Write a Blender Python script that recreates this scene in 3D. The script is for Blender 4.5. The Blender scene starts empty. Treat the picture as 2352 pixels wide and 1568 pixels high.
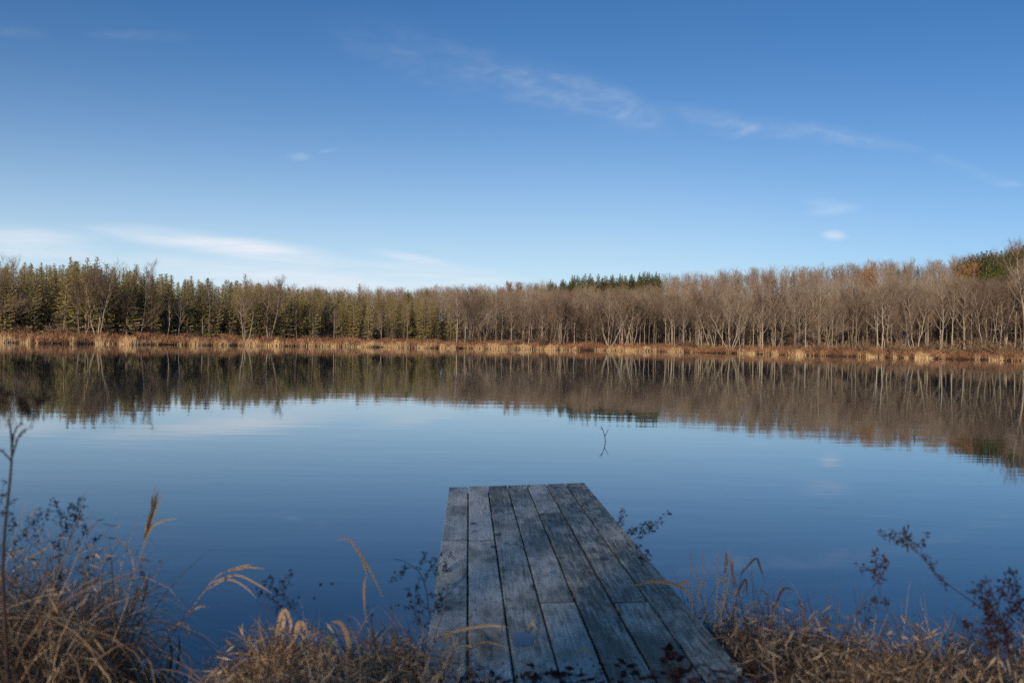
import bpy, math, random
import numpy as np
from mathutils import Matrix, Vector

# ------------------------------------------------------------------ camera, sky, sun, exposure
sc = bpy.context.scene
COL = sc.collection
CAMH = 1.30
ROLL = math.atan(0.0195)
FPX = 2286.7            # focal length in pixels of a 2352 wide picture (35 mm lens)
cR = np.array([math.cos(ROLL), 0, math.sin(ROLL)])
cU = np.array([-math.sin(ROLL), 0, math.cos(ROLL)])
cF = np.array([0.0, 1.0, 0.0])
cam_d = bpy.data.cameras.new('camera')
cam = bpy.data.objects.new('camera', cam_d)
COL.objects.link(cam)
cam_d.lens = 35; cam_d.sensor_width = 36
cam_d.clip_start = 0.05; cam_d.clip_end = 8000
cam_d.dof.use_dof = True; cam_d.dof.focus_distance = 120; cam_d.dof.aperture_fstop = 4.0
M = Matrix.Identity(4)
for i in range(3):
    M[i][0] = cR[i]; M[i][1] = cU[i]; M[i][2] = -cF[i]
M[2][3] = CAMH
cam.matrix_world = M
sc.camera = cam

SUN_EL = math.radians(17); SUN_AZ = math.radians(200)      # azimuth clockwise from +Y
w = bpy.data.worlds.new('World'); sc.world = w; w.use_nodes = True
wn = w.node_tree.nodes; wl = w.node_tree.links; wn.clear()
SKY_STRENGTH = 0.10
def build_world():
    out = wn.new('ShaderNodeOutputWorld'); bg = wn.new('ShaderNodeBackground')
    sky = wn.new('ShaderNodeTexSky'); sky.sky_type = 'NISHITA'; sky.sun_disc = False
    sky.sun_elevation = SUN_EL; sky.sun_rotation = SUN_AZ
    sky.air_density = 1.0; sky.dust_density = 0.0; sky.ozone_density = 9.0; sky.altitude = 2000
    tc = wn.new('ShaderNodeTexCoord')
    sep = wn.new('ShaderNodeSeparateXYZ'); wl.new(tc.outputs['Generated'], sep.inputs[0])
    def mth(op, a, b=None, clamp=False):
        n = wn.new('ShaderNodeMath'); n.operation = op; n.use_clamp = clamp
        for k, v in enumerate((a, b)):
            if v is None: continue
            if isinstance(v, (int, float)): n.inputs[k].default_value = v
            else: wl.new(v, n.inputs[k])
        return n.outputs[0]
    yy = mth('MAXIMUM', sep.outputs['Y'], 0.05)
    u = mth('DIVIDE', sep.outputs['X'], yy); v = mth('DIVIDE', sep.outputs['Z'], yy)
    comb = wn.new('ShaderNodeCombineXYZ'); wl.new(u, comb.inputs[0]); wl.new(v, comb.inputs[1])
    # cirrus: direction-space patches (centre tangent, angle, half length, half width, density)
    blobs = [  # measured in picture pixels, converted to direction tangents
        (60, 560, 3, 230, 46, 1.1), (170, 576, 6, 120, 26, .7), (480, 560, 7.5, 340, 30, 1.3), (640, 584, 9, 240, 34, 1.2),
        (330, 540, 7, 190, 12, .6), (560, 622, 5, 440, 34, .8), (700, 650, 4, 520, 44, 1.0), (250, 605, 5, 260, 20, .4),
        (950, 594, 10, 140, 14, .8), (980, 624, 5, 290, 28, .7), (950, 645, 3, 340, 28, .7),
        (980, 135, 17, 300, 74, .11), (1190, 185, 20, 240, 66, .18), (1340, 220, 20, 210, 58, .25), (1450, 254, 22, 130, 46, .25), (1060, 634, 4, 240, 14, .6), (830, 604, 7, 190, 10, .7),
        (1650, 280, 12, 180, 34, .20), (1830, 300, 6, 200, 32, .18), (1960, 320, 12, 170, 22, .15), (1720, 300, -20, 60, 14, .3),
        (2180, 375, 20, 200, 20, .16), (2320, 422, 2, 60, 12, .25), (1915, 482, -6, 80, 16, .42), (1890, 465, 5, 70, 18, .2),
        (1918, 541, 3, 38, 15, .95), (686, 360, 0, 38, 12, .3), (755, 346, -12, 30, 7, .28), (40, 75, 3, 90, 16, .09), (330, 82, 2, 180, 16, .08)]
    total = None
    for (px, py, ang, a, b, s) in blobs:
        uu = (px - 1176) / FPX; vv = (784 - py) / FPX
        cu = uu * math.cos(ROLL) - vv * math.sin(ROLL); cv = uu * math.sin(-ROLL) * -1 * -1 + vv * math.cos(ROLL) if False else 0
        d = cF + cR * uu + cU * vv
        cu, cv = d[0] / d[1], d[2] / d[1]
        mp = wn.new('ShaderNodeMapping'); mp.vector_type = 'TEXTURE'
        mp.inputs['Location'].default_value = (cu, cv, 0)
        mp.inputs['Rotation'].default_value = (0, 0, -math.radians(ang - 1.1))
        mp.inputs['Scale'].default_value = (a / FPX * 1.15, b / FPX * 1.3, 1)
        wl.new(comb.outputs[0], mp.inputs[0])
        ln = wn.new('ShaderNodeVectorMath'); ln.operation = 'LENGTH'; wl.new(mp.outputs[0], ln.inputs[0])
        mr = wn.new('ShaderNodeMapRange'); mr.interpolation_type = 'SMOOTHERSTEP'
        mr.inputs['From Min'].default_value = 0; mr.inputs['From Max'].default_value = 1
        mr.inputs['To Min'].default_value = s; mr.inputs['To Max'].default_value = 0
        wl.new(ln.outputs['Value'], mr.inputs['Value'])
        total = mr.outputs[0] if total is None else mth('MAXIMUM', mth('MULTIPLY', mth('ADD', total, mr.outputs[0]), 0.72), mth('MAXIMUM', total, mr.outputs[0]))
    def noise(rot, sx, sy, detail, rough, dist=0.0):
        mp = wn.new('ShaderNodeMapping'); mp.vector_type = 'POINT'
        mp.inputs['Rotation'].default_value = (0, 0, math.radians(rot)); mp.inputs['Scale'].default_value = (sx, sy, 1)
        wl.new(comb.outputs[0], mp.inputs[0])
        n = wn.new('ShaderNodeTexNoise'); n.inputs['Scale'].default_value = 1; n.inputs['Detail'].default_value = detail
        n.inputs['Roughness'].default_value = rough; n.inputs['Distortion'].default_value = dist
        wl.new(mp.outputs[0], n.inputs['Vector']); return n.outputs['Fac']
    n1 = noise(7, 7, 70, 8, .62, .3)       # long streaks
    n2 = noise(-38, 26, 60, 7, .6, .4)     # cross feathers
    f1 = wn.new('ShaderNodeMapRange'); f1.inputs['From Min'].default_value = .38; f1.inputs['From Max'].default_value = .58
    wl.new(n1, f1.inputs['Value'])
    f2 = wn.new('ShaderNodeMapRange'); f2.inputs['From Min'].default_value = .38; f2.inputs['From Max'].default_value = .64
    wl.new(n2, f2.inputs['Value'])
    hi = wn.new('ShaderNodeMapRange'); hi.inputs['From Min'].default_value = .12; hi.inputs['From Max'].default_value = .17
    wl.new(v, hi.inputs['Value'])
    mx = wn.new('ShaderNodeMix'); wl.new(hi.outputs[0], mx.inputs[0]); wl.new(mth('ADD', mth('MULTIPLY', f1.outputs[0], .75), .25), mx.inputs[2]); wl.new(mth('MULTIPLY', mth('ADD', f2.outputs[0], mth('MULTIPLY', f1.outputs[0], .35)), mth('ADD', mth('MULTIPLY', f2.outputs[0], .5), .4)), mx.inputs[3])
    dens = mth('MULTIPLY', total, mth('ADD', mth('MULTIPLY', mx.outputs[0], .8), .2))
    dens = mth('MULTIPLY', dens, mth('GREATER_THAN', sep.outputs['Y'], 0.05))
    dens = mth('MULTIPLY', dens, 0.62, True)
    mix = wn.new('ShaderNodeMix'); mix.data_type = 'RGBA'
    tint = wn.new('ShaderNodeMix'); tint.data_type = 'RGBA'; tint.blend_type = 'MULTIPLY'; tint.inputs[0].default_value = 1
    # pale air low over the horizon, thinner towards the right
    hz = mth('POWER', 2.718, mth('MULTIPLY', mth('POWER', mth('DIVIDE', mth('MAXIMUM', sep.outputs['Z'], 0.0), 0.135), 1.6), -1.0))
    ur = wn.new('ShaderNodeMapRange'); ur.interpolation_type = 'SMOOTHSTEP'
    for k, q in zip(('From Min', 'From Max', 'To Min', 'To Max'), (.05, .55, 1.0, .62)): ur.inputs[k].default_value = q
    wl.new(sep.outputs['X'], ur.inputs['Value'])
    hz = mth('MULTIPLY', hz, ur.outputs[0])
    hm = wn.new('ShaderNodeMix'); hm.data_type = 'RGBA'; wl.new(hz, hm.inputs[0]); wl.new(sky.outputs[0], hm.inputs[6]); hm.inputs[7].default_value = (6.3, 7.6, 9.6, 1)
    wl.new(hm.outputs[2], tint.inputs[6]); tint.inputs[7].default_value = (1.06, 1.10, 0.96, 1)
    wl.new(dens, mix.inputs[0]); wl.new(tint.outputs[2], mix.inputs[6])
    mix.inputs[7].default_value = (8.2, 8.6, 9.4, 1)
    wl.new(mix.outputs[2], bg.inputs[0]); bg.inputs[1].default_value = SKY_STRENGTH
    wl.new(bg.outputs[0], out.inputs[0])
build_world()
sd = bpy.data.lights.new('sun', 'SUN'); sun = bpy.data.objects.new('sun', sd); COL.objects.link(sun)
sd.energy = 5.0; sd.angle = math.radians(0.5); sd.color = (1.0, 0.82, 0.61)
tosun = Vector((math.sin(SUN_AZ) * math.cos(SUN_EL), math.cos(SUN_AZ) * math.cos(SUN_EL), math.sin(SUN_EL)))
sun.rotation_euler = tosun.to_track_quat('Z', 'Y').to_euler()
sc.view_settings.view_transform = 'Standard'; sc.view_settings.look = 'None'
sc.view_settings.exposure = 0.0; sc.view_settings.gamma = 1; sc.view_settings.use_curve_mapping = False
sc.cycles.max_bounces = 5; sc.cycles.diffuse_bounces = 2; sc.cycles.glossy_bounces = 3
sc.cycles.transparent_max_bounces = 4; sc.cycles.transmission_bounces = 2
sc.cycles.use_denoising = False; sc.cycles.denoiser = 'OPENIMAGEDENOISE'

# ------------------------------------------------------------------ helpers
rng = np.random.default_rng(7)
random.seed(7)
def P(px, py, Y):
    """World point seen at picture pixel (2352 wide) at depth Y metres."""
    return np.array([0, 0, CAMH]) + cF * Y + cR * (px - 1176) / FPX * Y + cU * (784 - py) / FPX * Y
def horizon(px): return 784 + (px - 1176) * math.tan(ROLL)
def tag(o, label=None, cat=None, group=None, kind=None):
    if label: o['label'] = label
    if cat: o['category'] = cat
    if group: o['group'] = group
    if kind: o['kind'] = kind
    return o
class MB:
    """collects vertices and faces for one mesh"""
    def __init__(s): s.V = []; s.F3 = []; s.F4 = []; s.n = 0; s.T = []; s.has_t = False
    def add(s, V, F, t=None):
        V = np.asarray(V, float).reshape(-1, 3); F = np.asarray(F, int)
        s.V.append(V)
        (s.F3 if F.shape[1] == 3 else s.F4).append(F + s.n)
        s.T.append(np.full(len(V), .5) if t is None else np.broadcast_to(np.asarray(t, float), (len(V),)))
        s.n += len(V)
    def mesh(s, name, mat=None, smooth=False):
        V = np.concatenate(s.V)
        F3 = np.concatenate(s.F3) if s.F3 else np.zeros((0, 3), int)
        F4 = np.concatenate(s.F4) if s.F4 else np.zeros((0, 4), int)
        me = bpy.data.meshes.new(name)
        me.vertices.add(len(V)); me.vertices.foreach_set('co', V.astype(np.float32).ravel())
        loops = np.concatenate([F3.ravel(), F4.ravel()]).astype(np.int32)
        me.loops.add(len(loops)); me.loops.foreach_set('vertex_index', loops)
        me.polygons.add(len(F3) + len(F4))
        st = np.concatenate([np.arange(len(F3)) * 3, len(F3) * 3 + np.arange(len(F4)) * 4]).astype(np.int32)
        me.polygons.foreach_set('loop_start', st)
        if smooth: me.polygons.foreach_set('use_smooth', np.ones(len(F3) + len(F4), bool))
        a = me.attributes.new('tint', 'FLOAT', 'POINT'); a.data.foreach_set('value', np.concatenate(s.T).astype(np.float32))
        if mat: me.materials.append(mat)
        me.update(calc_edges=True); return me
    def build(s, name, mat=None, parent=None, smooth=False):
        o = bpy.data.objects.new(name, s.mesh(name, mat, smooth)); COL.objects.link(o)
        if parent: o.parent = parent
        return o
def empty(name, loc=(0, 0, 0), rz=0, scale=None):
    o = bpy.data.objects.new(name, None); COL.objects.link(o); o.location = loc; o.rotation_euler = (0, 0, rz)
    o.empty_display_size = .1
    if scale is not None: o.scale = scale if hasattr(scale, '__len__') else (scale,) * 3
    return o
def norm(a): return a / (np.linalg.norm(a, axis=-1, keepdims=True) + 1e-9)
def tube(mb, path, rad, k=5, t=None):
    path = np.asarray(path, float); n = len(path)
    rad = np.broadcast_to(np.asarray(rad, float), (n,))
    d = np.gradient(path, axis=0); d = norm(d)
    ref = np.array([1.0, 0.13, 0.07]) if abs(d[0][0]) < .8 else np.array([0, 1.0, .1])
    a = norm(np.cross(d, ref)); b = np.cross(d, a)
    th = np.arange(k) / k * 2 * math.pi
    ring = a[:, None, :] * np.cos(th)[None, :, None] + b[:, None, :] * np.sin(th)[None, :, None]
    V = path[:, None, :] + ring * rad[:, None, None]
    i = np.arange(n - 1)[:, None] * k; j = np.arange(k)[None, :]; j2 = (j + 1) % k
    F = np.stack([i + j, i + j2, i + k + j2, i + k + j], -1).reshape(-1, 4)
    mb.add(V.reshape(-1, 3), F, t)
def curve(pts, n=12):
    """Catmull-Rom through points"""
    pts = np.asarray(pts, float)
    if len(pts) == 2: return pts[0] + (pts[1] - pts[0]) * np.linspace(0, 1, n)[:, None]
    q = np.vstack([2 * pts[0] - pts[1], pts, 2 * pts[-1] - pts[-2]]); out = []
    seg = len(pts) - 1; m = max(2, n // seg)
    for i in range(seg):
        p0, p1, p2, p3 = q[i:i + 4]
        for t in np.arange(m) / m:
            out.append(.5 * ((2 * p1) + (-p0 + p2) * t + (2 * p0 - 5 * p1 + 4 * p2 - p3) * t * t + (-p0 + 3 * p1 - 3 * p2 + p3) * t ** 3))
    out.append(pts[-1]); return np.array(out)
def rdir(n, r=rng):
    v = r.normal(size=(n, 3)); return norm(v)
def spikes(mb, base, d, ln, wd, t=None):
    """thin triangles (twigs, needles)"""
    n = len(base); s = norm(np.cross(d, rdir(n))) * (np.asarray(wd).reshape(-1, 1) * .5)
    V = np.stack([base - s, base + s, base + d * np.asarray(ln).reshape(-1, 1)], 1).reshape(-1, 3)
    F = np.arange(3 * n).reshape(-1, 3)
    mb.add(V, F, None if t is None else np.repeat(t, 3))
def kites(mb, base, d, ln, wd, t=None, r=rng):
    """leaf shaped quads"""
    n = len(base); s = norm(np.cross(d, rdir(n, r))) * (np.asarray(wd).reshape(-1, 1) * .5); ln = np.asarray(ln).reshape(-1, 1)
    V = np.stack([base, base + d * ln * .45 + s, base + d * ln, base + d * ln * .45 - s], 1).reshape(-1, 3)
    mb.add(V, np.arange(4 * n).reshape(-1, 4), None if t is None else np.repeat(t, 4))
def ribbons(mb, base, d0, ln, droop, wd, K=6, t=None, bend=None, taper=.7, r=rng, wobble=.55):
    """grass blades: strips whose direction falls with gravity and wanders"""
    n = len(base); ln = np.broadcast_to(ln, (n,)); droop = np.broadcast_to(droop, (n,)); wd = np.broadcast_to(wd, (n,))
    d = norm(d0); p = base.copy(); wob = r.normal(size=(n, 3)) * wobble
    if bend is not None: wob = wob + bend
    ang = r.uniform(0, 2 * math.pi, n); side = np.stack([np.cos(ang), np.sin(ang), r.normal(size=n) * .2], 1)
    rows = []
    for k in range(K):
        q = k / (K - 1)
        s = norm(side - d * np.sum(side * d, 1, keepdims=True)) * (wd * .5 * (1 - q) ** taper + 1e-4)[:, None]
        rows.append(np.stack([p - s, p + s], 1))
        p = p + d * (ln / (K - 1))[:, None]
        wob = wob + r.normal(size=(n, 3)) * wobble * .9
        d = norm(d + (np.array([0, 0, -1.0]) * (droop * (.3 + 1.4 * q))[:, None] + wob * .6) / (K - 1) * 2)
    V = np.stack(rows, 1).reshape(-1, 3)                       # n, K, 2
    i = np.arange(n)[:, None] * 2 * K + np.arange(K - 1)[None, :] * 2
    F = np.stack([i, i + 1, i + 3, i + 2], -1).reshape(-1, 4)
    mb.add(V, F, None if t is None else np.repeat(t, 2 * K))
    return p

# ------------------------------------------------------------------ materials
def mat_new(name, rough=.9, spec=.2):
    m = bpy.data.materials.new(name); m.use_nodes = True
    b = m.node_tree.nodes['Principled BSDF']; b.inputs['Roughness'].default_value = rough
    b.inputs['Specular IOR Level'].default_value = spec
    return m, m.node_tree.nodes, m.node_tree.links, b
def ramp(n, stops):
    r = n.new('ShaderNodeValToRGB'); e = r.color_ramp.elements
    while len(e) < len(stops): e.new(.5)
    for k, (p, c) in enumerate(stops): e[k].position = p; e[k].color = (*c, 1)
    return r
def plant_mat(name, stops, scale=1.5, obj_var=.35, noise_w=.5, rough=.85, translucent=0.0, spec=.2):
    """colour = ramp( tint attribute + noise + per-object random )"""
    m, n, l, b = mat_new(name, rough, spec)
    at = n.new('ShaderNodeAttribute'); at.attribute_name = 'tint'
    tc = n.new('ShaderNodeTexCoord'); no = n.new('ShaderNodeTexNoise'); no.inputs['Scale'].default_value = scale; no.inputs['Detail'].default_value = 4
    l.new(tc.outputs['Object'], no.inputs['Vector'])
    oi = n.new('ShaderNodeObjectInfo')
    def mad(a, k, c):
        q = n.new('ShaderNodeMath'); q.operation = 'MULTIPLY_ADD'; l.new(a, q.inputs[0]); q.inputs[1].default_value = k
        if isinstance(c, float): q.inputs[2].default_value = c
        else: l.new(c, q.inputs[2])
        return q.outputs[0]
    v = mad(no.outputs['Fac'], noise_w, -noise_w / 2)
    v = mad(oi.outputs['Random'], obj_var, v); v = mad(at.outputs['Fac'], 1.0, v)
    v = mad(v, 1.0, -obj_var / 2)
    r = ramp(n, stops); l.new(v, r.inputs[0]); l.new(r.outputs[0], b.inputs['Base Color'])
    if translucent:
        tr = n.new('ShaderNodeBsdfTranslucent'); l.new(r.outputs[0], tr.inputs[0])
        mx = n.new('ShaderNodeMixShader'); mx.inputs[0].default_value = translucent
        l.new(b.outputs[0], mx.inputs[1]); l.new(tr.outputs[0], mx.inputs[2])
        l.new(mx.outputs[0], n['Material Output'].inputs[0])
    return m
M_bark = plant_mat('pale_bark', [(0, (.10, .08, .062)), (.45, (.215, .178, .138)), (1, (.42, .36, .285))], 2.5, .8, .6)
M_twig = plant_mat('brown_twigs', [(0, (.078, .052, .040)), (.35, (.145, .104, .075)), (.6, (.205, .148, .106)), (1, (.30, .235, .178))], .35, .75, .5)
M_conbark = plant_mat('conifer_bark', [(0, (.07, .055, .045)), (.5, (.16, .13, .10)), (1, (.30, .26, .21))], 2, .4, .5)
M_spruce = plant_mat('olive_needles', [(0, (.20, .17, .075)), (.4, (.40, .34, .15)), (.75, (.52, .44, .21)), (1, (.60, .51, .30))], .55, .5, .8, translucent=.5)
M_pine = plant_mat('dark_pine_needles', [(0, (.035, .045, .015)), (.5, (.105, .115, .036)), (1, (.19, .19, .06))], .5, .5, .8, translucent=.2)
M_brightpine = plant_mat('green_pine_needles', [(0, (.06, .08, .02)), (.5, (.17, .20, .05)), (1, (.27, .29, .08))], .5, .2, .7, translucent=.2)
M_oakleaf = plant_mat('rusty_leaves', [(0, (.20, .10, .055)), (.5, (.38, .20, .09)), (1, (.52, .31, .14))], .8, .3, .5, translucent=.2)
M_scrub = plant_mat('russet_scrub', [(0, (.08, .045, .032)), (.35, (.23, .115, .068)), (.7, (.36, .195, .11)), (1, (.44, .29, .17))], .35, .3, .9)
M_bush = plant_mat('brown_bush', [(0, (.08, .055, .04)), (.5, (.20, .135, .09)), (1, (.33, .23, .15))], .5, .5, .5)
M_reed = plant_mat('straw_reeds', [(0, (.33, .19, .09)), (.5, (.62, .42, .22)), (1, (.78, .58, .35))], .4, .2, .5, translucent=.15)
M_grass = plant_mat('dead_grass_blades', [(0, (.07, .045, .03)), (.3, (.27, .17, .10)), (.6, (.58, .40, .23)), (1, (.82, .64, .42))], 3, .1, .3, rough=.6, translucent=.2)
M_green = plant_mat('green_blades', [(0, (.05, .10, .03)), (1, (.14, .26, .06))], 3, .1, .3, translucent=.2)
M_dark = plant_mat('dark_seed_heads', [(0, (.006, .005, .007)), (.5, (.018, .014, .016)), (1, (.05, .03, .026))], 6, .1, .3)
M_redseed = plant_mat('maroon_seed_heads', [(0, (.018, .010, .012)), (.5, (.065, .028, .022)), (1, (.12, .055, .035))], 6, .1, .3)
M_stem = plant_mat('dry_stem', [(0, (.03, .022, .022)), (.5, (.10, .065, .06)), (1, (.22, .15, .12))], 5, .1, .4)
M_litter = plant_mat('dead_leaves', [(0, (.02, .010, .009)), (.5, (.075, .032, .022)), (.9, (.20, .105, .05)), (1, (.34, .2, .05))], 8, .1, .3, rough=.5, spec=.4)

# ground
M_ground, n, l, b = mat_new('leaf_litter_ground', .95)
tc = n.new('ShaderNodeTexCoord')
n1 = n.new('ShaderNodeTexNoise'); n1.inputs['Scale'].default_value = .35; n1.inputs['Detail'].default_value = 8; l.new(tc.outputs['Object'], n1.inputs['Vector'])
n2 = n.new('ShaderNodeTexNoise'); n2.inputs['Scale'].default_value = 14; n2.inputs['Detail'].default_value = 6; l.new(tc.outputs['Object'], n2.inputs['Vector'])
mm = n.new('ShaderNodeMath'); mm.operation = 'MULTIPLY_ADD'; l.new(n2.outputs[0], mm.inputs[0]); mm.inputs[1].default_value = .6; l.new(n1.outputs[0], mm.inputs[2])
r = ramp(n, [(.5, (.022, .015, .011)), (.8, (.075, .045, .028)), (1.0, (.15, .09, .055))]); l.new(mm.outputs[0], r.inputs[0]); l.new(r.outputs[0], b.inputs['Base Color'])
bp = n.new('ShaderNodeBump'); bp.inputs['Distance'].default_value = .03; l.new(n2.outputs[0], bp.inputs['Height']); l.new(bp.outputs[0], b.inputs['Normal'])

# water
M_water, n, l, b = mat_new('lake_water', .6, 0.0)
b.inputs['Base Color'].default_value = (.003, .020, .045, 1)
gl = n.new('ShaderNodeBsdfGlossy'); gl.inputs['Roughness'].default_value = .02; gl.inputs['Color'].default_value = (.91, .97, 1.0, 1)
fr = n.new('ShaderNodeFresnel'); fr.inputs['IOR'].default_value = 1.60
mxw = n.new('ShaderNodeMixShader'); l.new(fr.outputs[0], mxw.inputs[0]); l.new(b.outputs[0], mxw.inputs[1]); l.new(gl.outputs[0], mxw.inputs[2]); l.new(mxw.outputs[0], n['Material Output'].inputs[0])
tc = n.new('ShaderNodeTexCoord')
def wnoise(sx, sy, rot, det):
    mp = n.new('ShaderNodeMapping'); mp.inputs['Scale'].default_value = (sx, sy, 1); mp.inputs['Rotation'].default_value = (0, 0, rot)
    l.new(tc.outputs['Object'], mp.inputs[0]); q = n.new('ShaderNodeTexNoise'); q.inputs['Scale'].default_value = 1
    q.inputs['Detail'].default_value = det; q.inputs['Roughness'].default_value = .5; l.new(mp.outputs[0], q.inputs['Vector']); return q.outputs[0]
hA = wnoise(.5, 1.6, .12, 3); hB = wnoise(3.2, 8, -.08, 2); hC = wnoise(.05, .12, .3, 2)
q1 = n.new('ShaderNodeMath'); q1.operation = 'MULTIPLY_ADD'; l.new(hB, q1.inputs[0]); q1.inputs[1].default_value = .12; l.new(hA, q1.inputs[2])
bp = n.new('ShaderNodeBump'); bp.inputs['Strength'].default_value = 1; bp.inputs['Distance'].default_value = .0016
l.new(q1.outputs[0], bp.inputs['Height']); l.new(bp.outputs[0], gl.inputs['Normal']); l.new(bp.outputs[0], fr.inputs['Normal'])

# weathered wood
M_wood, n, l, b = mat_new('weathered_grey_boards', .62, .35)
tc = n.new('ShaderNodeTexCoord'); oi = n.new('ShaderNodeObjectInfo')
off = n.new('ShaderNodeVectorMath'); off.operation = 'MULTIPLY_ADD'
cx = n.new('ShaderNodeCombineXYZ'); l.new(oi.outputs['Random'], cx.inputs[0]); l.new(oi.outputs['Random'], cx.inputs[1]); l.new(oi.outputs['Random'], cx.inputs[2])
l.new(cx.outputs[0], off.inputs[0]); off.inputs[1].default_value = (13, 17, 9); l.new(tc.outputs['Object'], off.inputs[2])
def wn_(sx, sy, det, dist=0, rough=.55):
    mp = n.new('ShaderNodeMapping'); mp.inputs['Scale'].default_value = (sx, sy, 3); l.new(off.outputs[0], mp.inputs[0])
    q = n.new('ShaderNodeTexNoise'); q.inputs['Scale'].default_value = 1; q.inputs['Detail'].default_value = det; q.inputs['Distortion'].default_value = dist
    q.inputs['Roughness'].default_value = rough
    l.new(mp.outputs[0], q.inputs['Vector']); return q.outputs[0]
grain = wn_(130, 5, 4, .8); blot = wn_(16, 7, 7, .5, .72); big = wn_(5, 2.2, 4, .2)
def mth(op, a, bb=None, cc=None, clamp=False):
    q = n.new('ShaderNodeMath'); q.operation = op; q.use_clamp = clamp
    for k, v in enumerate((a, bb, cc)):
        if v is None: continue
        if isinstance(v, (int, float)): q.inputs[k].default_value = v
        else: l.new(v, q.inputs[k])
    return q.outputs[0]
val = mth('MULTIPLY_ADD', mth('SUBTRACT', grain, .5), 1.2, mth('MULTIPLY_ADD', mth('SUBTRACT', blot, .5), .95, .56))
val = mth('ADD', val, mth('MULTIPLY_ADD', big, .9, -.45)); val = mth('MULTIPLY_ADD', mth('SUBTRACT', oi.outputs['Random'], .5), .42, val)
r = ramp(n, [(.18, (.07, .073, .048)), (.37, (.33, .32, .235)), (.60, (.66, .63, .50)), (.92, (.88, .84, .70))]); l.new(val, r.inputs[0])
# green-brown algae patches
alg = n.new('ShaderNodeMapRange'); alg.inputs['From Min'].default_value = .50; alg.inputs['From Max'].default_value = .68; l.new(wn_(4, 1.6, 5, .4), alg.inputs['Value'])
mxa = n.new('ShaderNodeMix'); mxa.data_type = 'RGBA'; l.new(mth('MULTIPLY', alg.outputs[0], .75), mxa.inputs[0]); l.new(r.outputs[0], mxa.inputs[6]); mxa.inputs[7].default_value = (.11, .105, .06, 1)
# knots
vo = n.new('ShaderNodeTexVoronoi'); mp = n.new('ShaderNodeMapping'); mp.inputs['Scale'].default_value = (5.0, 2.4, .01); l.new(off.outputs[0], mp.inputs[0]); l.new(mp.outputs[0], vo.inputs['Vector']); vo.inputs['Scale'].default_value = 1
kn = n.new('ShaderNodeMapRange'); kn.inputs['From Min'].default_value = .06; kn.inputs['From Max'].default_value = .15; kn.inputs['To Min'].default_value = .9; kn.inputs['To Max'].default_value = 0
l.new(vo.outputs['Distance'], kn.inputs['Value'])
mxk = n.new('ShaderNodeMix'); mxk.data_type = 'RGBA'; l.new(kn.outputs[0], mxk.inputs[0]); l.new(mxa.outputs[2], mxk.inputs[6]); mxk.inputs[7].default_value = (.022, .022, .024, 1)
l.new(mxk.outputs[2], b.inputs['Base Color'])
rr = n.new('ShaderNodeMapRange'); rr.inputs['To Min'].default_value = .42; rr.inputs['To Max'].default_value = .75; l.new(big, rr.inputs['Value']); l.new(rr.outputs[0], b.inputs['Roughness'])
bp = n.new('ShaderNodeBump'); bp.inputs['Distance'].default_value = .003; bp.inputs['Strength'].default_value = .7; l.new(mth('MULTIPLY_ADD', grain, 1.0, mth('MULTIPLY', blot, .5)), bp.inputs['Height']); l.new(bp.outputs[0], b.inputs['Normal'])

# ------------------------------------------------------------------ terrain
HX = np.array([-1400, -600, 0, 300, 600, 900, 1176, 1500, 1700, 2000, 2352, 2700, 3400])
WL = {0: 787, 300: 791, 600: 794, 900: 798, 1176: 802, 1500: 807, 1700: 812, 2000: 820, 2352: 829}
DV = np.array([75, 95] + [CAMH * FPX / (WL[x] - horizon(x)) for x in HX[2:11]] + [125, 90])
def Dpx(px): return np.interp(px, HX, DV)
az_t = np.arctan((HX - 1176) / FPX); r_t = DV * np.sqrt(1 + ((HX - 1176) / FPX) ** 2)
az_full = np.concatenate([[-math.pi, -1.75, -1.4, -1.1], az_t, [1.0, 1.25, 1.6, math.pi]])
r_full = np.concatenate([[10, 12, 22, 40], r_t, [60, 30, 12, 10]])
SKYX = np.array([-1400, -300, 0, 160, 230, 300, 500, 700, 820, 1000, 1150, 1260, 1520, 1600, 1750, 1900, 2000, 2100, 2200, 2352, 2700, 3400])
SKYY = np.array([600, 600, 598, 595, 596, 612, 635, 655, 660, 662, 657, 652, 635, 632, 618, 614, 605, 603, 596, 566, 550, 550])
def ridge(px):
    D = Dpx(px); return CAMH + (horizon(px) - np.interp(px, SKYX, SKYY)) / FPX * (D + 90) - 9.3
def ynear(x):
    return 3.72 + .22 * np.sin(x * 1.3 + .6) + .12 * np.sin(x * 3.7) - .95 * np.exp(-((x + 1.10) / .20) ** 2) \
        + .35 * np.exp(-((x - 1.1) / .5) ** 2) - .10 * (np.abs(x) > 3) * (np.abs(x) - 3)
def ground_z(x, y):
    x = np.asarray(x, float); y = np.asarray(y, float)
    r = np.hypot(x, y); az = np.arctan2(x, y)
    s = np.minimum(np.interp(az, az_full, r_full) + 1.2 * np.sin(az * 90) + .7 * np.sin(az * 230) * (r > 60) - r, (y - ynear(x)) )
    px = 1176 + FPX * np.tan(np.clip(az, -1.2, 1.2))
    u = -s
    far = (r > 55)
    zf = .35 * np.clip(u / 3, 0, 1) + .012 * np.clip(u, 0, 60)
    t = np.clip((u - 12) / 78, 0, 1); zf = zf + np.clip(ridge(px), 0, 30) * t * t * (3 - 2 * t)
    zf = np.where(u > 90, zf + 0 * u, zf)
    zn = .05 + .17 * np.clip(u / .9, 0, 1) ** .8 + .02 * np.clip(u - 4, 0, 200) ** 1.15 + .018 * np.sin(x * 9) * np.sin(y * 11)
    z = np.where(far, zf, zn)
    return np.where(s > 0, -np.minimum(1.5, s * (.16 if False else 1) * np.where(far, .4, .14)) - .01, z)
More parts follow.
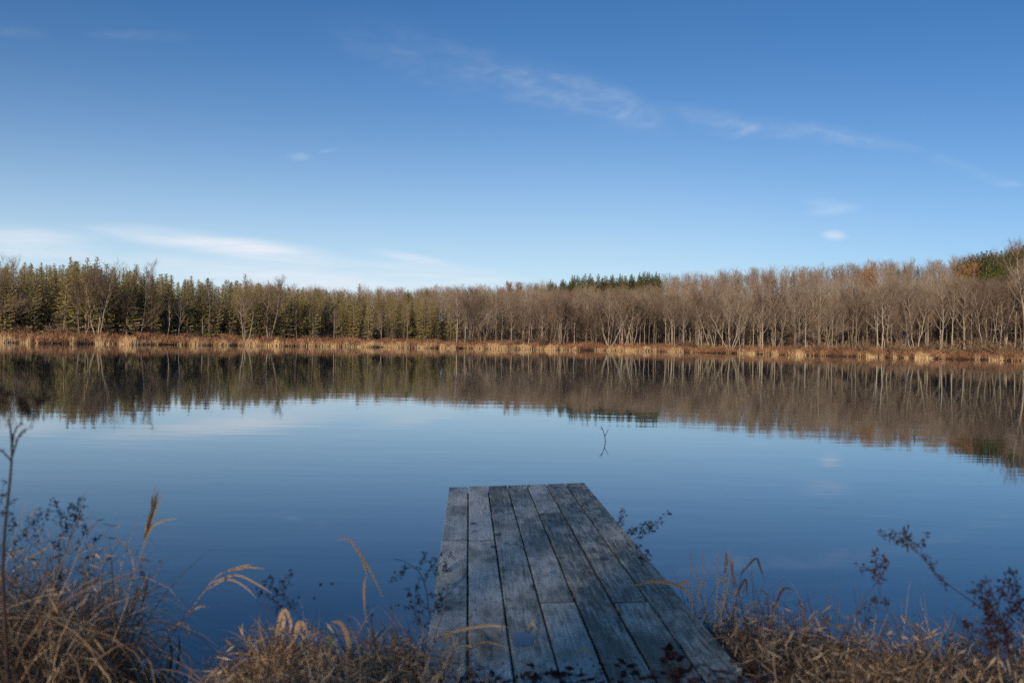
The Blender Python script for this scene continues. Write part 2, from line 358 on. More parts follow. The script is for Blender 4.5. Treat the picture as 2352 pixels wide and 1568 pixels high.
def build_ground():
    rad = np.concatenate([[.25], np.geomspace(.5, 30, 95), np.arange(31.5, 330, 1.6), np.geomspace(335, 3500, 30)])
    az = np.concatenate([np.linspace(-math.pi, -.62, 60, endpoint=False), np.linspace(-.62, .62, 420, endpoint=False), np.linspace(.62, math.pi, 60, endpoint=False)])
    A, Rr = np.meshgrid(az, rad); X = Rr * np.sin(A); Y = Rr * np.cos(A); Z = ground_z(X, Y)
    n = len(az); m = len(rad)
    V = np.stack([X, Y, Z], -1).reshape(-1, 3)
    i = np.arange(m - 1)[:, None] * n; j = np.arange(n)[None, :]; j2 = (j + 1) % n
    F = np.stack([i + j, i + j2, i + n + j2, i + n + j], -1).reshape(-1, 4)[:, ::-1]
    mb = MB(); mb.add(V, F)
    c = mb.n; mb.add([[0, 0, float(ground_z(0, 0))]], np.zeros((0, 3), int))
    mb.F3.append(np.stack([np.full(n, c), np.arange(n), (np.arange(n) + 1) % n], 1)[:, ::-1])
    return mb.build('ground', M_ground, smooth=True)
tag(build_ground(), kind='structure')
mb = MB(); mb.add([[-400, -60, 0], [400, -60, 0], [400, 420, 0], [-400, 420, 0]], [[0, 1, 2, 3]])
tag(mb.build('water', M_water), kind='structure')

# ------------------------------------------------------------------ trees
def bare_tree(seed, H=12.0, stems=1, spread=.5, low=.35, wide=.42, twigs=1.0, lean=0.0, droop=0.0, top=1.0):
    """returns trunk MB, crown MB (unit: metres)"""
    r = np.random.default_rng(seed); tr = MB(); cr = MB()
    tb = []; td = []
    for sidx in range(stems):
        a0 = r.uniform(0, 2 * math.pi) if stems == 1 else sidx / stems * 2 * math.pi + r.uniform(-.5, .5)
        out = np.array([math.cos(a0), math.sin(a0), 0]) * (spread * r.uniform(.5, 1.1) if stems > 1 else .04) + np.array([lean, 0, 0])
        hs = H * (1 if sidx == 0 else r.uniform(.72, .97)) * top
        n = 11; q = np.linspace(0, 1, n)
        base = np.array([math.cos(a0), math.sin(a0), 0]) * (.12 if stems > 1 else 0)
        wander = np.cumsum(r.normal(size=(n, 3)) * .10, 0) * np.array([1, 1, 0]); wander[0] = 0
        path = base + out * hs * (q ** .8)[:, None] * .55 + np.stack([0 * q, 0 * q, q * hs - .15], 1) + wander
        R0 = .011 * H * (1 if stems == 1 else .72) * r.uniform(.85, 1.15)
        tube(tr, path, R0 * (1 - q) ** .75 + .012, 7)
        nl = int(17 / stems ** .45)
        for k in range(nl):
            f = low + (1 - low) * ((k + r.uniform(0, .8)) / nl) ** .9; f = min(f, .97)
            p0 = np.array([np.interp(f, q, path[:, c]) for c in range(3)])
            a = a0 + k * 2.4 + r.uniform(-.6, .6)
            prof = math.sin(min(1, (1 - f) / (1 - low) * .85 + .12) * math.pi * .62)
            L = H * wide * prof * r.uniform(.65, 1.15)
            up = r.uniform(.75, 1.6) * (1 - droop) + (f - low) * .6
            if droop and f < .5: up = r.uniform(-.1, .5)
            d = norm(np.array([math.cos(a), math.sin(a), up]))
            m = 6; pts = [p0]; dd = d.copy()
            for j in range(m - 1):
                pts.append(pts[-1] + dd * L / (m - 1)); dd = norm(dd + np.array([0, 0, .14]) + r.normal(size=3) * .13)
            pts = np.array(pts); qq = np.linspace(0, 1, m)
            rl = R0 * .42 * (1 - f) ** .5 + .014
            tube(tr, pts, rl * (1 - qq) ** .8 + .008, 4)
            nb = max(3, int(L * 2.3))
            for b_ in range(nb):
                g = .18 + .82 * (b_ + r.uniform(0, 1)) / nb; g = min(g, 1)
                pb = np.array([np.interp(g, qq, pts[:, c]) for c in range(3)])
                ax = norm(pts[-1] - pts[0]); dv = norm(ax * .9 + rdir(1, r)[0] * .75 + np.array([0, 0, .35]))
                Lb = L * .48 * (1.15 - g * .7) * r.uniform(.6, 1.2) + .25
                e1 = pb + dv * Lb * .5; dv2 = norm(dv + rdir(1, r)[0] * .25 + np.array([0, 0, .18])); e2 = e1 + dv2 * Lb * .5
                tube(cr, [pb, e1, e2], [.017, .011, .005], 3, r.uniform(.45, .8))
                nt = max(3, int(Lb * 6.5 * twigs)); g2 = r.uniform(.1, 1, nt)
                pt = np.where(g2[:, None] < .5, pb + (e1 - pb) * (g2 * 2)[:, None], e1 + (e2 - e1) * (g2 * 2 - 1)[:, None])
                tb.append(pt); td.append(norm(dv2 * .8 + rdir(nt, r) * .7 + np.array([0, 0, .3])))
    B = np.concatenate(tb); D = np.concatenate(td); L = r.uniform(.35, .95, len(B)) * H / 12
    spikes(cr, B, D, L, r.uniform(.013, .024, len(B)), r.uniform(.2, .75, len(B)))
    for _ in range(3):
        g = r.uniform(.15, .9, len(B)); b2 = B + D * (L * g)[:, None]; d2 = norm(D * .8 + rdir(len(B), r) * .65)
        spikes(cr, b2, d2, L * r.uniform(.35, .75, len(B)), r.uniform(.010, .017, len(B)), r.uniform(.1, .65, len(B)))
    return tr, cr
def conifer(seed, H=11.0, R=1.9, low=.08, dens=1.0, ragged=.3, spray=.25, power=.62, dead=.18):
    r = np.random.default_rng(seed); tr = MB(); cr = MB()
    n = 9; q = np.linspace(0, 1, n); path = np.stack([np.cumsum(r.normal(size=n) * .05), np.cumsum(r.normal(size=n) * .05), q * H - .1], 1); path[0, :2] = 0
    tube(tr, path, .014 * H * (1 - q) ** .8 + .02, 7)
    z = low * H; B = []; D = []; S = []; T = []; ph = 0
    while z < H * .985:
        f = (z / H - low) / (1 - low); rad = R * (1 - f) ** power * (.78 + .22 * math.sin(f * 9 + seed)) * (1 if f < .8 else .9) + .06
        nb = int(r.integers(6, 9)); ph += r.uniform(0, 1)
        for k in range(nb):
            a = ph + k / nb * 2 * math.pi + r.uniform(-.3, .3); L = rad * (1 - ragged * r.uniform(0, 1.2)) * (1.25 if r.random() < .1 else 1)
            if L < .1: continue
            sl = -.25 + .75 * f + r.uniform(-.15, .15)
            p0 = np.array([np.interp(z / H, q, path[:, 0]), np.interp(z / H, q, path[:, 1]), z + r.uniform(-.12, .12)])
            d = norm(np.array([math.cos(a), math.sin(a), sl])); mid = p0 + d * L * .6; tip = mid + norm(d + np.array([0, 0, .3])) * L * .4
            tube(cr, [p0, mid, tip], [.022, .014, .005], 3, .15)
            if f < dead and r.random() < .75:
                m = 18; g = r.uniform(.2, 1, m); spikes(tr, p0 + (tip - p0) * g[:, None], norm(d + rdir(m, r) * .8), r.uniform(.25, .8, m), .022, np.full(m, .6)); continue
            m = max(6, int((L * 17 + 5) * dens)); g = r.uniform(.22, 1.0, m) ** .8
            side = np.array([-math.sin(a), math.cos(a), 0]); lat = r.choice([-1, 1], m)
            B.append(np.where(g[:, None] < .6, p0 + (mid - p0) * (g / .6)[:, None], mid + (tip - mid) * ((g - .6) / .4)[:, None]))
            D.append(norm(d * .8 + side * (lat * r.uniform(.2, 1.1, m))[:, None] + np.array([0, 0, -.25]) + r.normal(size=(m, 3)) * .28))
            S.append(spray * r.uniform(.6, 1.25, m) * (.32 + .68 * (1 - f) ** .8)); T.append(np.full(m, r.uniform(.3, .7)) + r.uniform(-.15, .15, m) + .12 * g)
        z += r.uniform(.24, .36) * H / 11
    B = np.concatenate(B); D = np.concatenate(D); S = np.concatenate(S); T = np.concatenate(T)
    kites(cr, B, D, S, S * .60, T, r)
    b2 = B + D * (S * .4)[:, None]; kites(cr, b2, norm(D + rdir(len(B), r) * .7), S * .8, S * .42, T + .08, r)
    tb = np.array([path[-1]]); kites(cr, np.repeat(tb, 6, 0) - [0, 0, .4], norm(np.array([0, 0, 1.6]) + rdir(6, r)), .38, .06, np.full(6, .5), r)
    return tr, cr
def pine(seed, H=15.0, R=3.2):
    """plume-like white pine / wide crowned"""
    return conifer(seed, H, R, low=.2, dens=1.3, ragged=.5, spray=.34, power=.72, dead=.0)

def variants(gen, mats, specs):
    out = []
    for k, sp in enumerate(specs):
        tr, cr = gen(**sp); out.append((tr.mesh('trunk', mats[0], True), cr.mesh('crown', mats[1]), sp.get('H', 12.0), tr, cr))
    return out
V_forest = variants(bare_tree, (M_bark, M_twig), [dict(seed=s, low=lo, wide=wd) for s, lo, wd in [(1, .42, .30), (2, .5, .27), (3, .35, .33), (4, .55, .26), (5, .45, .31), (6, .38, .29), (7, .48, .34)]])
V_multi = variants(bare_tree, (M_bark, M_twig), [dict(seed=11, stems=2, spread=.28, low=.4, wide=.34, twigs=1.3), dict(seed=12, stems=3, spread=.42, low=.38, wide=.34, twigs=1.3), dict(seed=13, stems=4, spread=.55, low=.38, wide=.36, twigs=1.4), dict(seed=14, stems=5, spread=.75, low=.42, wide=.28), dict(seed=15, stems=2, spread=.5, low=.3, wide=.40, twigs=1.3)])
V_open = variants(bare_tree, (M_bark, M_twig), [dict(seed=21, low=.14, wide=.42, droop=.35, twigs=1.3), dict(seed=22, low=.18, wide=.46, droop=.2, stems=2, spread=.25, twigs=1.4), dict(seed=23, low=.12, wide=.50, droop=.45, stems=2, spread=.4, twigs=1.3)])
V_snag = variants(bare_tree, (M_bark, M_twig), [dict(seed=31, low=.35, wide=.12, twigs=.35), dict(seed=32, low=.45, wide=.14, twigs=.3)])
V_spruce = variants(conifer, (M_conbark, M_spruce), [dict(seed=s, R=rr, low=lo, ragged=g, dead=dd, H=11.0) for s, rr, lo, g, dd in [(41, 3.2, .08, .35, .1), (42, 2.9, .12, .45, .3), (43, 3.2, .06, .4, .2), (44, 2.7, .15, .5, .38), (45, 2.9, .1, .45, .28), (46, 3.4, .05, .45, .2)]])
V_pine = variants(lambda **k: pine(**k), (M_conbark, M_pine), [dict(seed=51, H=15.0, R=4.8), dict(seed=52, H=15.0, R=4.2), dict(seed=53, H=15.0, R=5.4)])

def place(var, name, x, y, H, label, cat, group=None, rz=None, crown_mat=None, trunk_tint=None, sx=1.0, tilt=(0, 0)):
    tm, cm, h0 = var[:3]
    z = float(ground_z(x, y)); k = H / h0
    o = empty(name, (x, y, z), random.uniform(0, 6.28) if rz is None else rz, (k * sx, k * sx, k))
    o.rotation_euler = (tilt[0], tilt[1], o.rotation_euler[2])
    tag(o, label, cat, group)
    t = bpy.data.objects.new('trunk', tm); c = bpy.data.objects.new('crown', cm)
    for q in (t, c): COL.objects.link(q); q.parent = o
    if crown_mat:
        c.data = cm.copy(); c.data.materials[0] = crown_mat
    return o
def at(px, s):
    Y = float(Dpx(px)) + s; return (px - 1176) / FPX * Y, Y
def height_for(px, top, s):
    x, y = at(px, s); return CAMH + (horizon(px) - top) / FPX * y - float(ground_z(x, y))
# --- trees that stand out, measured in the photograph: px, depth behind waterline, top y, kind, variant, label
NOTE = [
 (8, 7, 603, 'open', 1, 'large bare tree cut by the left edge of the picture, leaning right'),
 (193, 4, 622, 'multi', 0, 'slender pale two-stemmed bare tree directly left of the biggest spreading bare tree'),
 (221, 6, 612, 'multi', 2, 'biggest spreading bare tree before the left conifers, pale stems from one foot'),
 (321, 7, 618, 'open', 2, 'broad bare tree with long low arching limbs before the left conifers'),
 (384, 6, 680, 'snag', 0, 'thin white stem right of the broad low-limbed bare tree'),
 (479, 6, 652, 'forest', 3, 'tall thin bare tree with limbs mostly to the right, among left conifers'),
 (529, 8, 690, 'snag', 1, 'thin short bare stem between two taller bare trees in the left conifers'),
 (563, 3, 672, 'multi', 1, 'narrow bare tree with several upright stems standing in the russet scrub'),
 (620, 5, 648, 'multi', 4, 'bare tree forking low into two stems, halfway along the conifer stand'),
 (682, 6, 692, 'snag', 0, 'thin pale bare stem with few branches before dark conifers'),
 (768, 6, 705, 'snag', 1, 'reddish slim bare stem near the middle of the conifer stand'),
 (875, 5, 710, 'multi', 0, 'pair of pale slim bare stems before the right part of the conifers'),
 (903, 6, 722, 'snag', 0, 'small leaning bare tree just right of the pale pair of stems'),
 (937, 7, 700, 'snag', 1, 'lone slim bare stem before the last conifers'),
 (1047, 5, 672, 'forest', 2, 'tall full bare tree right beside the last conifer of the stand'),
 (1108, 6, 705, 'multi', 4, 'white bare tree forked low like a V left of the middle of the far shore'),
 (1154, 8, 690, 'forest', 0, 'bare tree with straight pale trunk just right of the V-shaped white tree'),
 (1212, 8, 700, 'forest', 5, 'bare tree behind the rounded grey bush on the far shore'),
 (1288, 5, 680, 'multi', 2, 'bright pale bare tree with steep limbs right of the rounded bush'),
 (1348, 8, 684, 'open', 0, 'bare tree with low side limbs right of the bright steep-limbed tree'),
 (1399, 6, 690, 'multi', 3, 'fan of leaning pale stems below the dark pine row'),
 (1433, 7, 690, 'multi', 1, 'clump of slim stems between the leaning fan and the brightest cluster'),
 (1453, 5, 672, 'multi', 2, 'brightest cluster of straight pale stems at the foot of the pine row'),
 (1501, 6, 690, 'forest', 4, 'pale crooked bare tree right of the brightest cluster of stems'),
 (1545, 7, 688, 'forest', 1, 'straight bare tree with white trunk just right of the pine row'),
 (1638, 5, 696, 'multi', 2, 'white clump of close upright stems on the right shore'),
 (1678, 2.5, 688, 'multi', 3, 'wide fan of many pale stems spreading from the water edge'),
 (1701, 2, 722, 'snag', 0, 'white branchless snag rising from the scrub beside the fan of stems'),
 (1749, 2, 700, 'forest', 2, 'lone pale tree with round fuzzy crown standing at the waterline'),
 (1778, 9, 640, 'multi', 1, 'large bare tree with a high fan crown above the lone waterline tree'),
 (1838, 6, 688, 'open', 0, 'bare tree with limbs reaching left over the scrub, right shore'),
 (1903, 8, 690, 'open', 1, 'bare tree with forked crown right of the one with left-reaching limbs'),
 (1960, 8, 670, 'forest', 6, 'tall dark-limbed bare tree midway between the two shore bushes on the right'),
 (2013, 6, 680, 'forest', 0, 'left one of two bright straight trunks standing close on the right shore'),
 (2028, 4, 668, 'forest', 3, 'right one of two bright straight trunks standing close, nearer the water'),
 (2080, 8, 672, 'forest', 4, 'pale trunk with crooked limbs right of the two bright trunks'),
 (2106, 9, 668, 'forest', 5, 'straight grey trunk second to the right of the two bright trunks'),
 (2162, 8, 664, 'forest', 2, 'white-barked trunk with a zigzag stem on the right shore'),
 (2192, 9, 660, 'forest', 1, 'brownish thick straight trunk below the orange-leaved oak'),
 (2246, 14, 640, 'multi', 1, 'bare tree with a pale basket-shaped fork high under the orange oak'),
 (2299, 5, 660, 'open', 2, 'big bare tree with long pale limbs swept left near the right edge'),
 (2356, 6, 570, 'forest', 6, 'tallest bare tree at the right edge of the picture'),
]
VS = {'forest': V_forest, 'multi': V_multi, 'open': V_open, 'snag': V_snag}
taken = []
for (px, s, top, kind, v, lab) in NOTE:
    x, y = at(px, s); H = height_for(px, top, s)
    place(VS[kind][v], 'bare_tree', x, y, H, lab, 'bare tree', rz=(px * 1.7) % 6.28, sx={'snag': .9, 'multi': 1.12}.get(kind, 1.05))
    taken.append((x, y))
def far_enough(x, y, d, pts):
    return all((x - a) ** 2 + (y - b) ** 2 > d * d for a, b in pts)
# --- conifer stand on the left
cpts = []
FRONT = []
tries = 0
rr_ = random.Random(3)
N_CON = 0
while N_CON < 290 and tries < 20000:
    tries += 1
    px = rr_.uniform(-140, 1035); s = 7 + 34 * rr_.random() ** 1.4
    if px > 960 and s > 16: continue
    x, y = at(px, s)
    if not far_enough(x, y, 1.55 + s * .02, cpts): continue
    base_top = np.interp(px, [0, 160, 230, 300, 500, 700, 800, 1035], [606, 604, 606, 622, 645, 664, 675, 690])
    H = height_for(px, base_top + rr_.uniform(-7, 16), s)
    H = min(H, 12.5)
    v = V_spruce[rr_.randrange(6)]
    o = place(v, 'conifer_tree', x, y, H, 'x', 'conifer', sx=rr_.uniform(.85, 1.15))
    if s < 12.5: FRONT.append((px, o, 'olive conifer', 'front-row conifers'))
    else:
        zone = ('at the far left end of the lake' if px < 240 else 'in the middle of the left stand' if px < 640 else 'in the right half of the stand')
        tag(o, f'back-row olive-green conifer {zone}', None, f'back-row conifers {zone}')
    cpts.append((x, y)); N_CON += 1
# taller dark tips that break the skyline
for px, top, s, lab in [(158, 588, 12, 'dark pointed conifer top rising over the far left skyline'), (222, 588, 16, 'dark conifer tip just behind the biggest spreading bare tree'), (200, 590, 17, 'slim dark conifer spike left of the biggest bare tree crown'), (310, 606, 14, 'dark conifer tip above the broad low-limbed bare tree'), (562, 628, 16, 'narrow conifer peak near the middle of the left skyline'), (640, 640, 18, 'lone spire of conifer above the halfway low-forked tree'), (822, 650, 45, 'solitary grey-green conifer spire above the right conifers'), (868, 664, 18, 'small spruce tip right of the solitary spire')]:
    x, y = at(px, s); place(V_spruce[3 if px > 600 else 1], 'conifer_tree', x, y, height_for(px, top, s), lab, 'conifer', sx=.9)
# --- pines on the hill
pk = 0
for px in list(range(1268, 1518, 5)):
    s = 66 + rr_.uniform(-10, 12); x, y = at(px + rr_.uniform(-4, 4), s)
    top = np.interp(px, [1275, 1310, 1340, 1400, 1460, 1515], [650, 634, 630, 632, 626, 628]) + rr_.uniform(-5, 7)
    H = height_for(px, top, s); place(V_pine[pk % 3], 'pine_tree', x, y, max(6, H), 'dark green pine in the row standing above the bare wood on the hilltop', 'pine tree', 'dark pines in the hilltop row'); pk += 1
for px, top, s, m, lab in [(2200, 594, 58, None, 'outermost left dark pine of the right skyline clump'), (2222, 588, 60, None, 'dark small pine left of the big pine clump at the right skyline'), (2262, 574, 52, None, 'tall dark pine in the middle of the right skyline clump'), (2240, 580, 56, None, 'dark pine between the small left one and the tallest of the right skyline clump'), (2285, 578, 50, None, 'dark pine right of the tallest of the clump at the right skyline'), (2268, 606, 40, M_brightpine, 'bright green pine low in front of the dark clump, top right of the far shore'), (2296, 612, 38, M_brightpine, 'second bright green pine, partly hidden by the tallest bare tree'), (2318, 566, 55, None, 'dark pine behind the tallest bare tree at the right edge'), (2346, 562, 55, None, 'dark pine at the extreme right edge of the skyline'),
                           (2075, 610, 75, None, 'scraggy pine with thin top on the right skyline'), (2060, 615, 72, None, 'low scraggy pine just left of the thin-topped one'), (2105, 612, 74, None, 'low round pine right of the thin-topped one'), (1970, 612, 80, None, 'small dark pine peak above the right wood'), (1820, 622, 85, None, 'round dark pine crown alone on the skyline of the right wood'), (1690, 634, 70, None, 'lone green spruce tip at the skyline above the white clump'), (1262, 640, 70, None, 'sparse spruce left of the dark pine row'), (1228, 650, 72, None, 'small spruce beside the rusty oak on the skyline'), (935, 664, 40, M_brightpine, 'light green pine crown behind the right conifers'), (978, 660, 45, M_brightpine, 'light green pine left of the russet part of the skyline'), (1090, 662, 60, None, 'small green pine tip on the middle skyline')]:
    x, y = at(px, s); H = max(5, height_for(px, top, s))
    place(V_pine[pk % 3], 'pine_tree', x, y, H, lab, 'pine tree', crown_mat=m, sx=.8 if px in (1262, 1228, 1690, 1970) else 1.35 if 2200 < px < 2330 else 1.0); pk += 1
for px, top, s in [(2212, 590, 52), (2232, 584, 48), (2250, 576, 56), (2256, 580, 46), (2272, 574, 58), (2278, 584, 46), (2296, 574, 50), (2306, 572, 56), (2316, 578, 46), (2330, 568, 52), (2340, 566, 60), (2262, 592, 44), (2288, 594, 44), (2304, 592, 44)]:
    x, y = at(px, s); place(V_pine[pk % 3], 'pine_tree', x, y, height_for(px, top, s), 'dark pine packed inside the clump on the right skyline', 'pine tree', 'dark pines packed in the right clump', sx=1.2); pk += 1
# leafy rusty oaks
def oak(px, top, s, lab):
    tr, cr = bare_tree(int(px), twigs=.5, low=.4, wide=.34); r = np.random.default_rng(int(px))
    V = np.concatenate(cr.V); idx = r.integers(0, len(V), 2200); b = V[idx][V[idx][:, 2] > 6]
    lf = MB(); kites(lf, b + r.normal(size=b.shape) * .15, rdir(len(b), r), r.uniform(.14, .26, len(b)), r.uniform(.1, .18, len(b)), r.uniform(.2, .8, len(b)))
    var = (tr.mesh('trunk', M_bark, True), cr.mesh('crown', M_twig), 12.0); x, y = at(px, s)
    o = place(var, 'oak_tree', x, y, height_for(px, top, s), lab, 'oak tree'); fo = lf.build('leaves', M_oakleaf, o); return o
oak(1190, 656, 62, 'rusty-leaved oak on the middle skyline left of the spruces'); oak(1165, 655, 60, 'duller russet oak left of the rustiest crown on the middle skyline')
oak(2235, 612, 45, 'orange-leaved oak in front of the dark pine clump, right'); oak(2205, 618, 48, 'thin orange-brown oak left of the brighter orange one')
oak(1990, 622, 40, 'faint orange oak crown near the right skyline')
# --- bare wood: nearest as individuals, the rest as one mass
wood = []; tries = 0
while len(wood) < 1050 and tries < 120000:
    tries += 1
    px = rr_.uniform(960, 2520); s = 5 + 100 * rr_.random() ** 1.25
    if px < 1040 and s < 18: continue
    if px > 1250 and s < 9 and rr_.random() < .4: continue
    x, y = at(px, s)
    if not far_enough(x, y, 1.5 + .014 * s, wood) or not far_enough(x, y, 1.4, taken): continue
    wood.append((x, y)); 
for _ in range(130):          # bare crowns behind the conifers
    px = rr_.uniform(560, 1000); s = rr_.uniform(40, 80); x, y = at(px, s); wood.append((x, y))
info = []
for (x, y) in wood:
    px = 1176 + x / y * FPX; s = y - float(Dpx(px)); t = min(1, max(0, (s - 5) / 85))
    sky = np.interp(px, SKYX, SKYY); front = np.interp(px, [960, 1300, 1700, 2100, 2352], [698, 700, 706, 694, 668])
    top = front + (sky - front) * t ** .75 + (rr_.uniform(-4, 16) if s < 40 else rr_.uniform(-3, 8))
    if 2185 < px < 2335 and s < 66: top = max(top, 640 if px < 2235 else 655)
    if 1262 < px < 1516: top = max(top, np.interp(px, [1262, 1400, 1516], [660, 655, 648]))
    if s < 22: top += rr_.uniform(-26, 22)
    H = CAMH + (horizon(px) - top) / FPX * y - float(ground_z(x, y)); info.append((s, px, x, y, min(19, max(6.0, H))))
for _ in range(46):
    px = rr_.uniform(-100, 1000); s = rr_.uniform(7, 16); x, y = at(px, s)
    if far_enough(x, y, 1.6, taken): taken.append((x, y)); info.append((s * .2, px, x, y, height_for(px, np.interp(px, [0, 300, 700, 1000], [640, 660, 690, 700]) + rr_.uniform(-12, 30), s)))
info.sort()
mass_t = MB(); mass_c = MB()
def merge(dst, src, x, y, z, k, rz):
    c, s_ = math.cos(rz), math.sin(rz)
    for V, T in zip([np.concatenate(src.V)], [np.concatenate(src.T)]):
        T = T + rr_.uniform(-.3, .3)
        W = np.stack([V[:, 0] * c - V[:, 1] * s_, V[:, 0] * s_ + V[:, 1] * c, V[:, 2]], 1) * k + [x, y, z]
        base = dst.n; dst.V.append(W); dst.T.append(T); dst.n += len(W)
        if src.F3: dst.F3.append(np.concatenate(src.F3) + base)
        if src.F4: dst.F4.append(np.concatenate(src.F4) + base)
LOWV = [bare_tree(60 + k, low=.28, wide=.42, twigs=.62) for k in range(4)]
NIND = 300 - len(NOTE)
for i, (s, px, x, y, H) in enumerate(info):
    if i < NIND:
        u = rr_.random(); v = (V_forest[rr_.randrange(7)] if u < .72 else V_multi[rr_.randrange(3)] if u < .9 else V_open[rr_.randrange(2)] if s < 14 else V_forest[0])
        o = place(v, 'bare_tree', x, y, H, 'x', 'bare tree', sx=rr_.uniform(.85, 1.15))
        if s < 12.5: FRONT.append((px, o, 'grey-brown bare tree', 'front-edge bare trees'))
        else:
            zone = ('left of the dark pine row' if px < 1275 else 'below the dark pine row' if px < 1520 else 'right of the pine row' if px < 2000 else 'at the far right')
            tag(o, f'inner grey-brown bare tree of the crowded wood {zone}', None, f'inner bare trees of the wood {zone}')
    else:
        tr, cr = LOWV[rr_.randrange(4)]; z = float(ground_z(x, y)); k = H / 12; rz = rr_.uniform(0, 6.28)
        merge(mass_c, tr, x, y, z, k, rz); merge(mass_c, cr, x, y, z, k, rz)
o = mass_c.build('bare_wood', M_twig); tag(o, 'mass of brown bare crowns covering the hill behind the front trees', 'wood', kind='stuff')
print('bare', len(info), 'conifers', N_CON, 'verts mass', mass_c.n)

# front trees get their place counted from the nearest tree that stands out to their left
SHORT = ['the leaning tree at the left edge', 'the slender two-stemmed tree', 'the biggest spreading bare tree', 'the broad low-limbed bare tree', 'the thin white stem', 'the one-sided tall bare tree', 'the thin short stem', 'the narrow tree in the scrub', 'the low-forked tree', 'the slim stem before dark conifers', 'the reddish slim stem', 'the pale pair of stems', 'the small leaning bare tree', 'the lone slim stem', 'the tall tree ending the conifers', 'the V-shaped white tree', 'the straight tree beside the V', 'the tree behind the rounded bush', 'the bright steep-limbed tree', 'the low-sided tree', 'the leaning fan of stems', 'the clump of slim stems', 'the brightest stem cluster', 'the pale crooked tree', 'the white trunk past the pines', 'the white upright clump', 'the wide fan of stems', 'the white snag', 'the lone waterline tree', 'the high fan-crowned tree', 'the left-reaching tree', 'the forked-crown tree', 'the tall dark-limbed tree', 'the left bright trunk', 'the right bright trunk', 'the crooked pale trunk', 'the straight grey trunk', 'the zigzag white trunk', 'the thick brownish trunk', 'the basket-forked tree', 'the left-swept big tree', 'the tallest tree at the right edge']
ORD = ['first', 'second', 'third', 'fourth', 'fifth', 'sixth', 'seventh', 'eighth', 'ninth', 'tenth', 'eleventh', 'twelfth', 'thirteenth', 'fourteenth', 'fifteenth', 'sixteenth']
LM = sorted([(n_[0], SHORT[i]) for i, n_ in enumerate(NOTE)]); cnt = {}
for px, o, what, grp in sorted(FRONT, key=lambda q: q[0]):
    left = [t for q, t in LM if q <= px]
    key = ('left of' if not left else 'right of', left[-1] if left else LM[0][1], what); cnt[key] = cnt.get(key, 0) + 1
    tag(o, f'{ORD[min(15, cnt[key] - 1)]} front-row {what} to the {key[0]} {key[1]}'.replace('front-row grey-brown', 'front grey-brown'), None, grp)

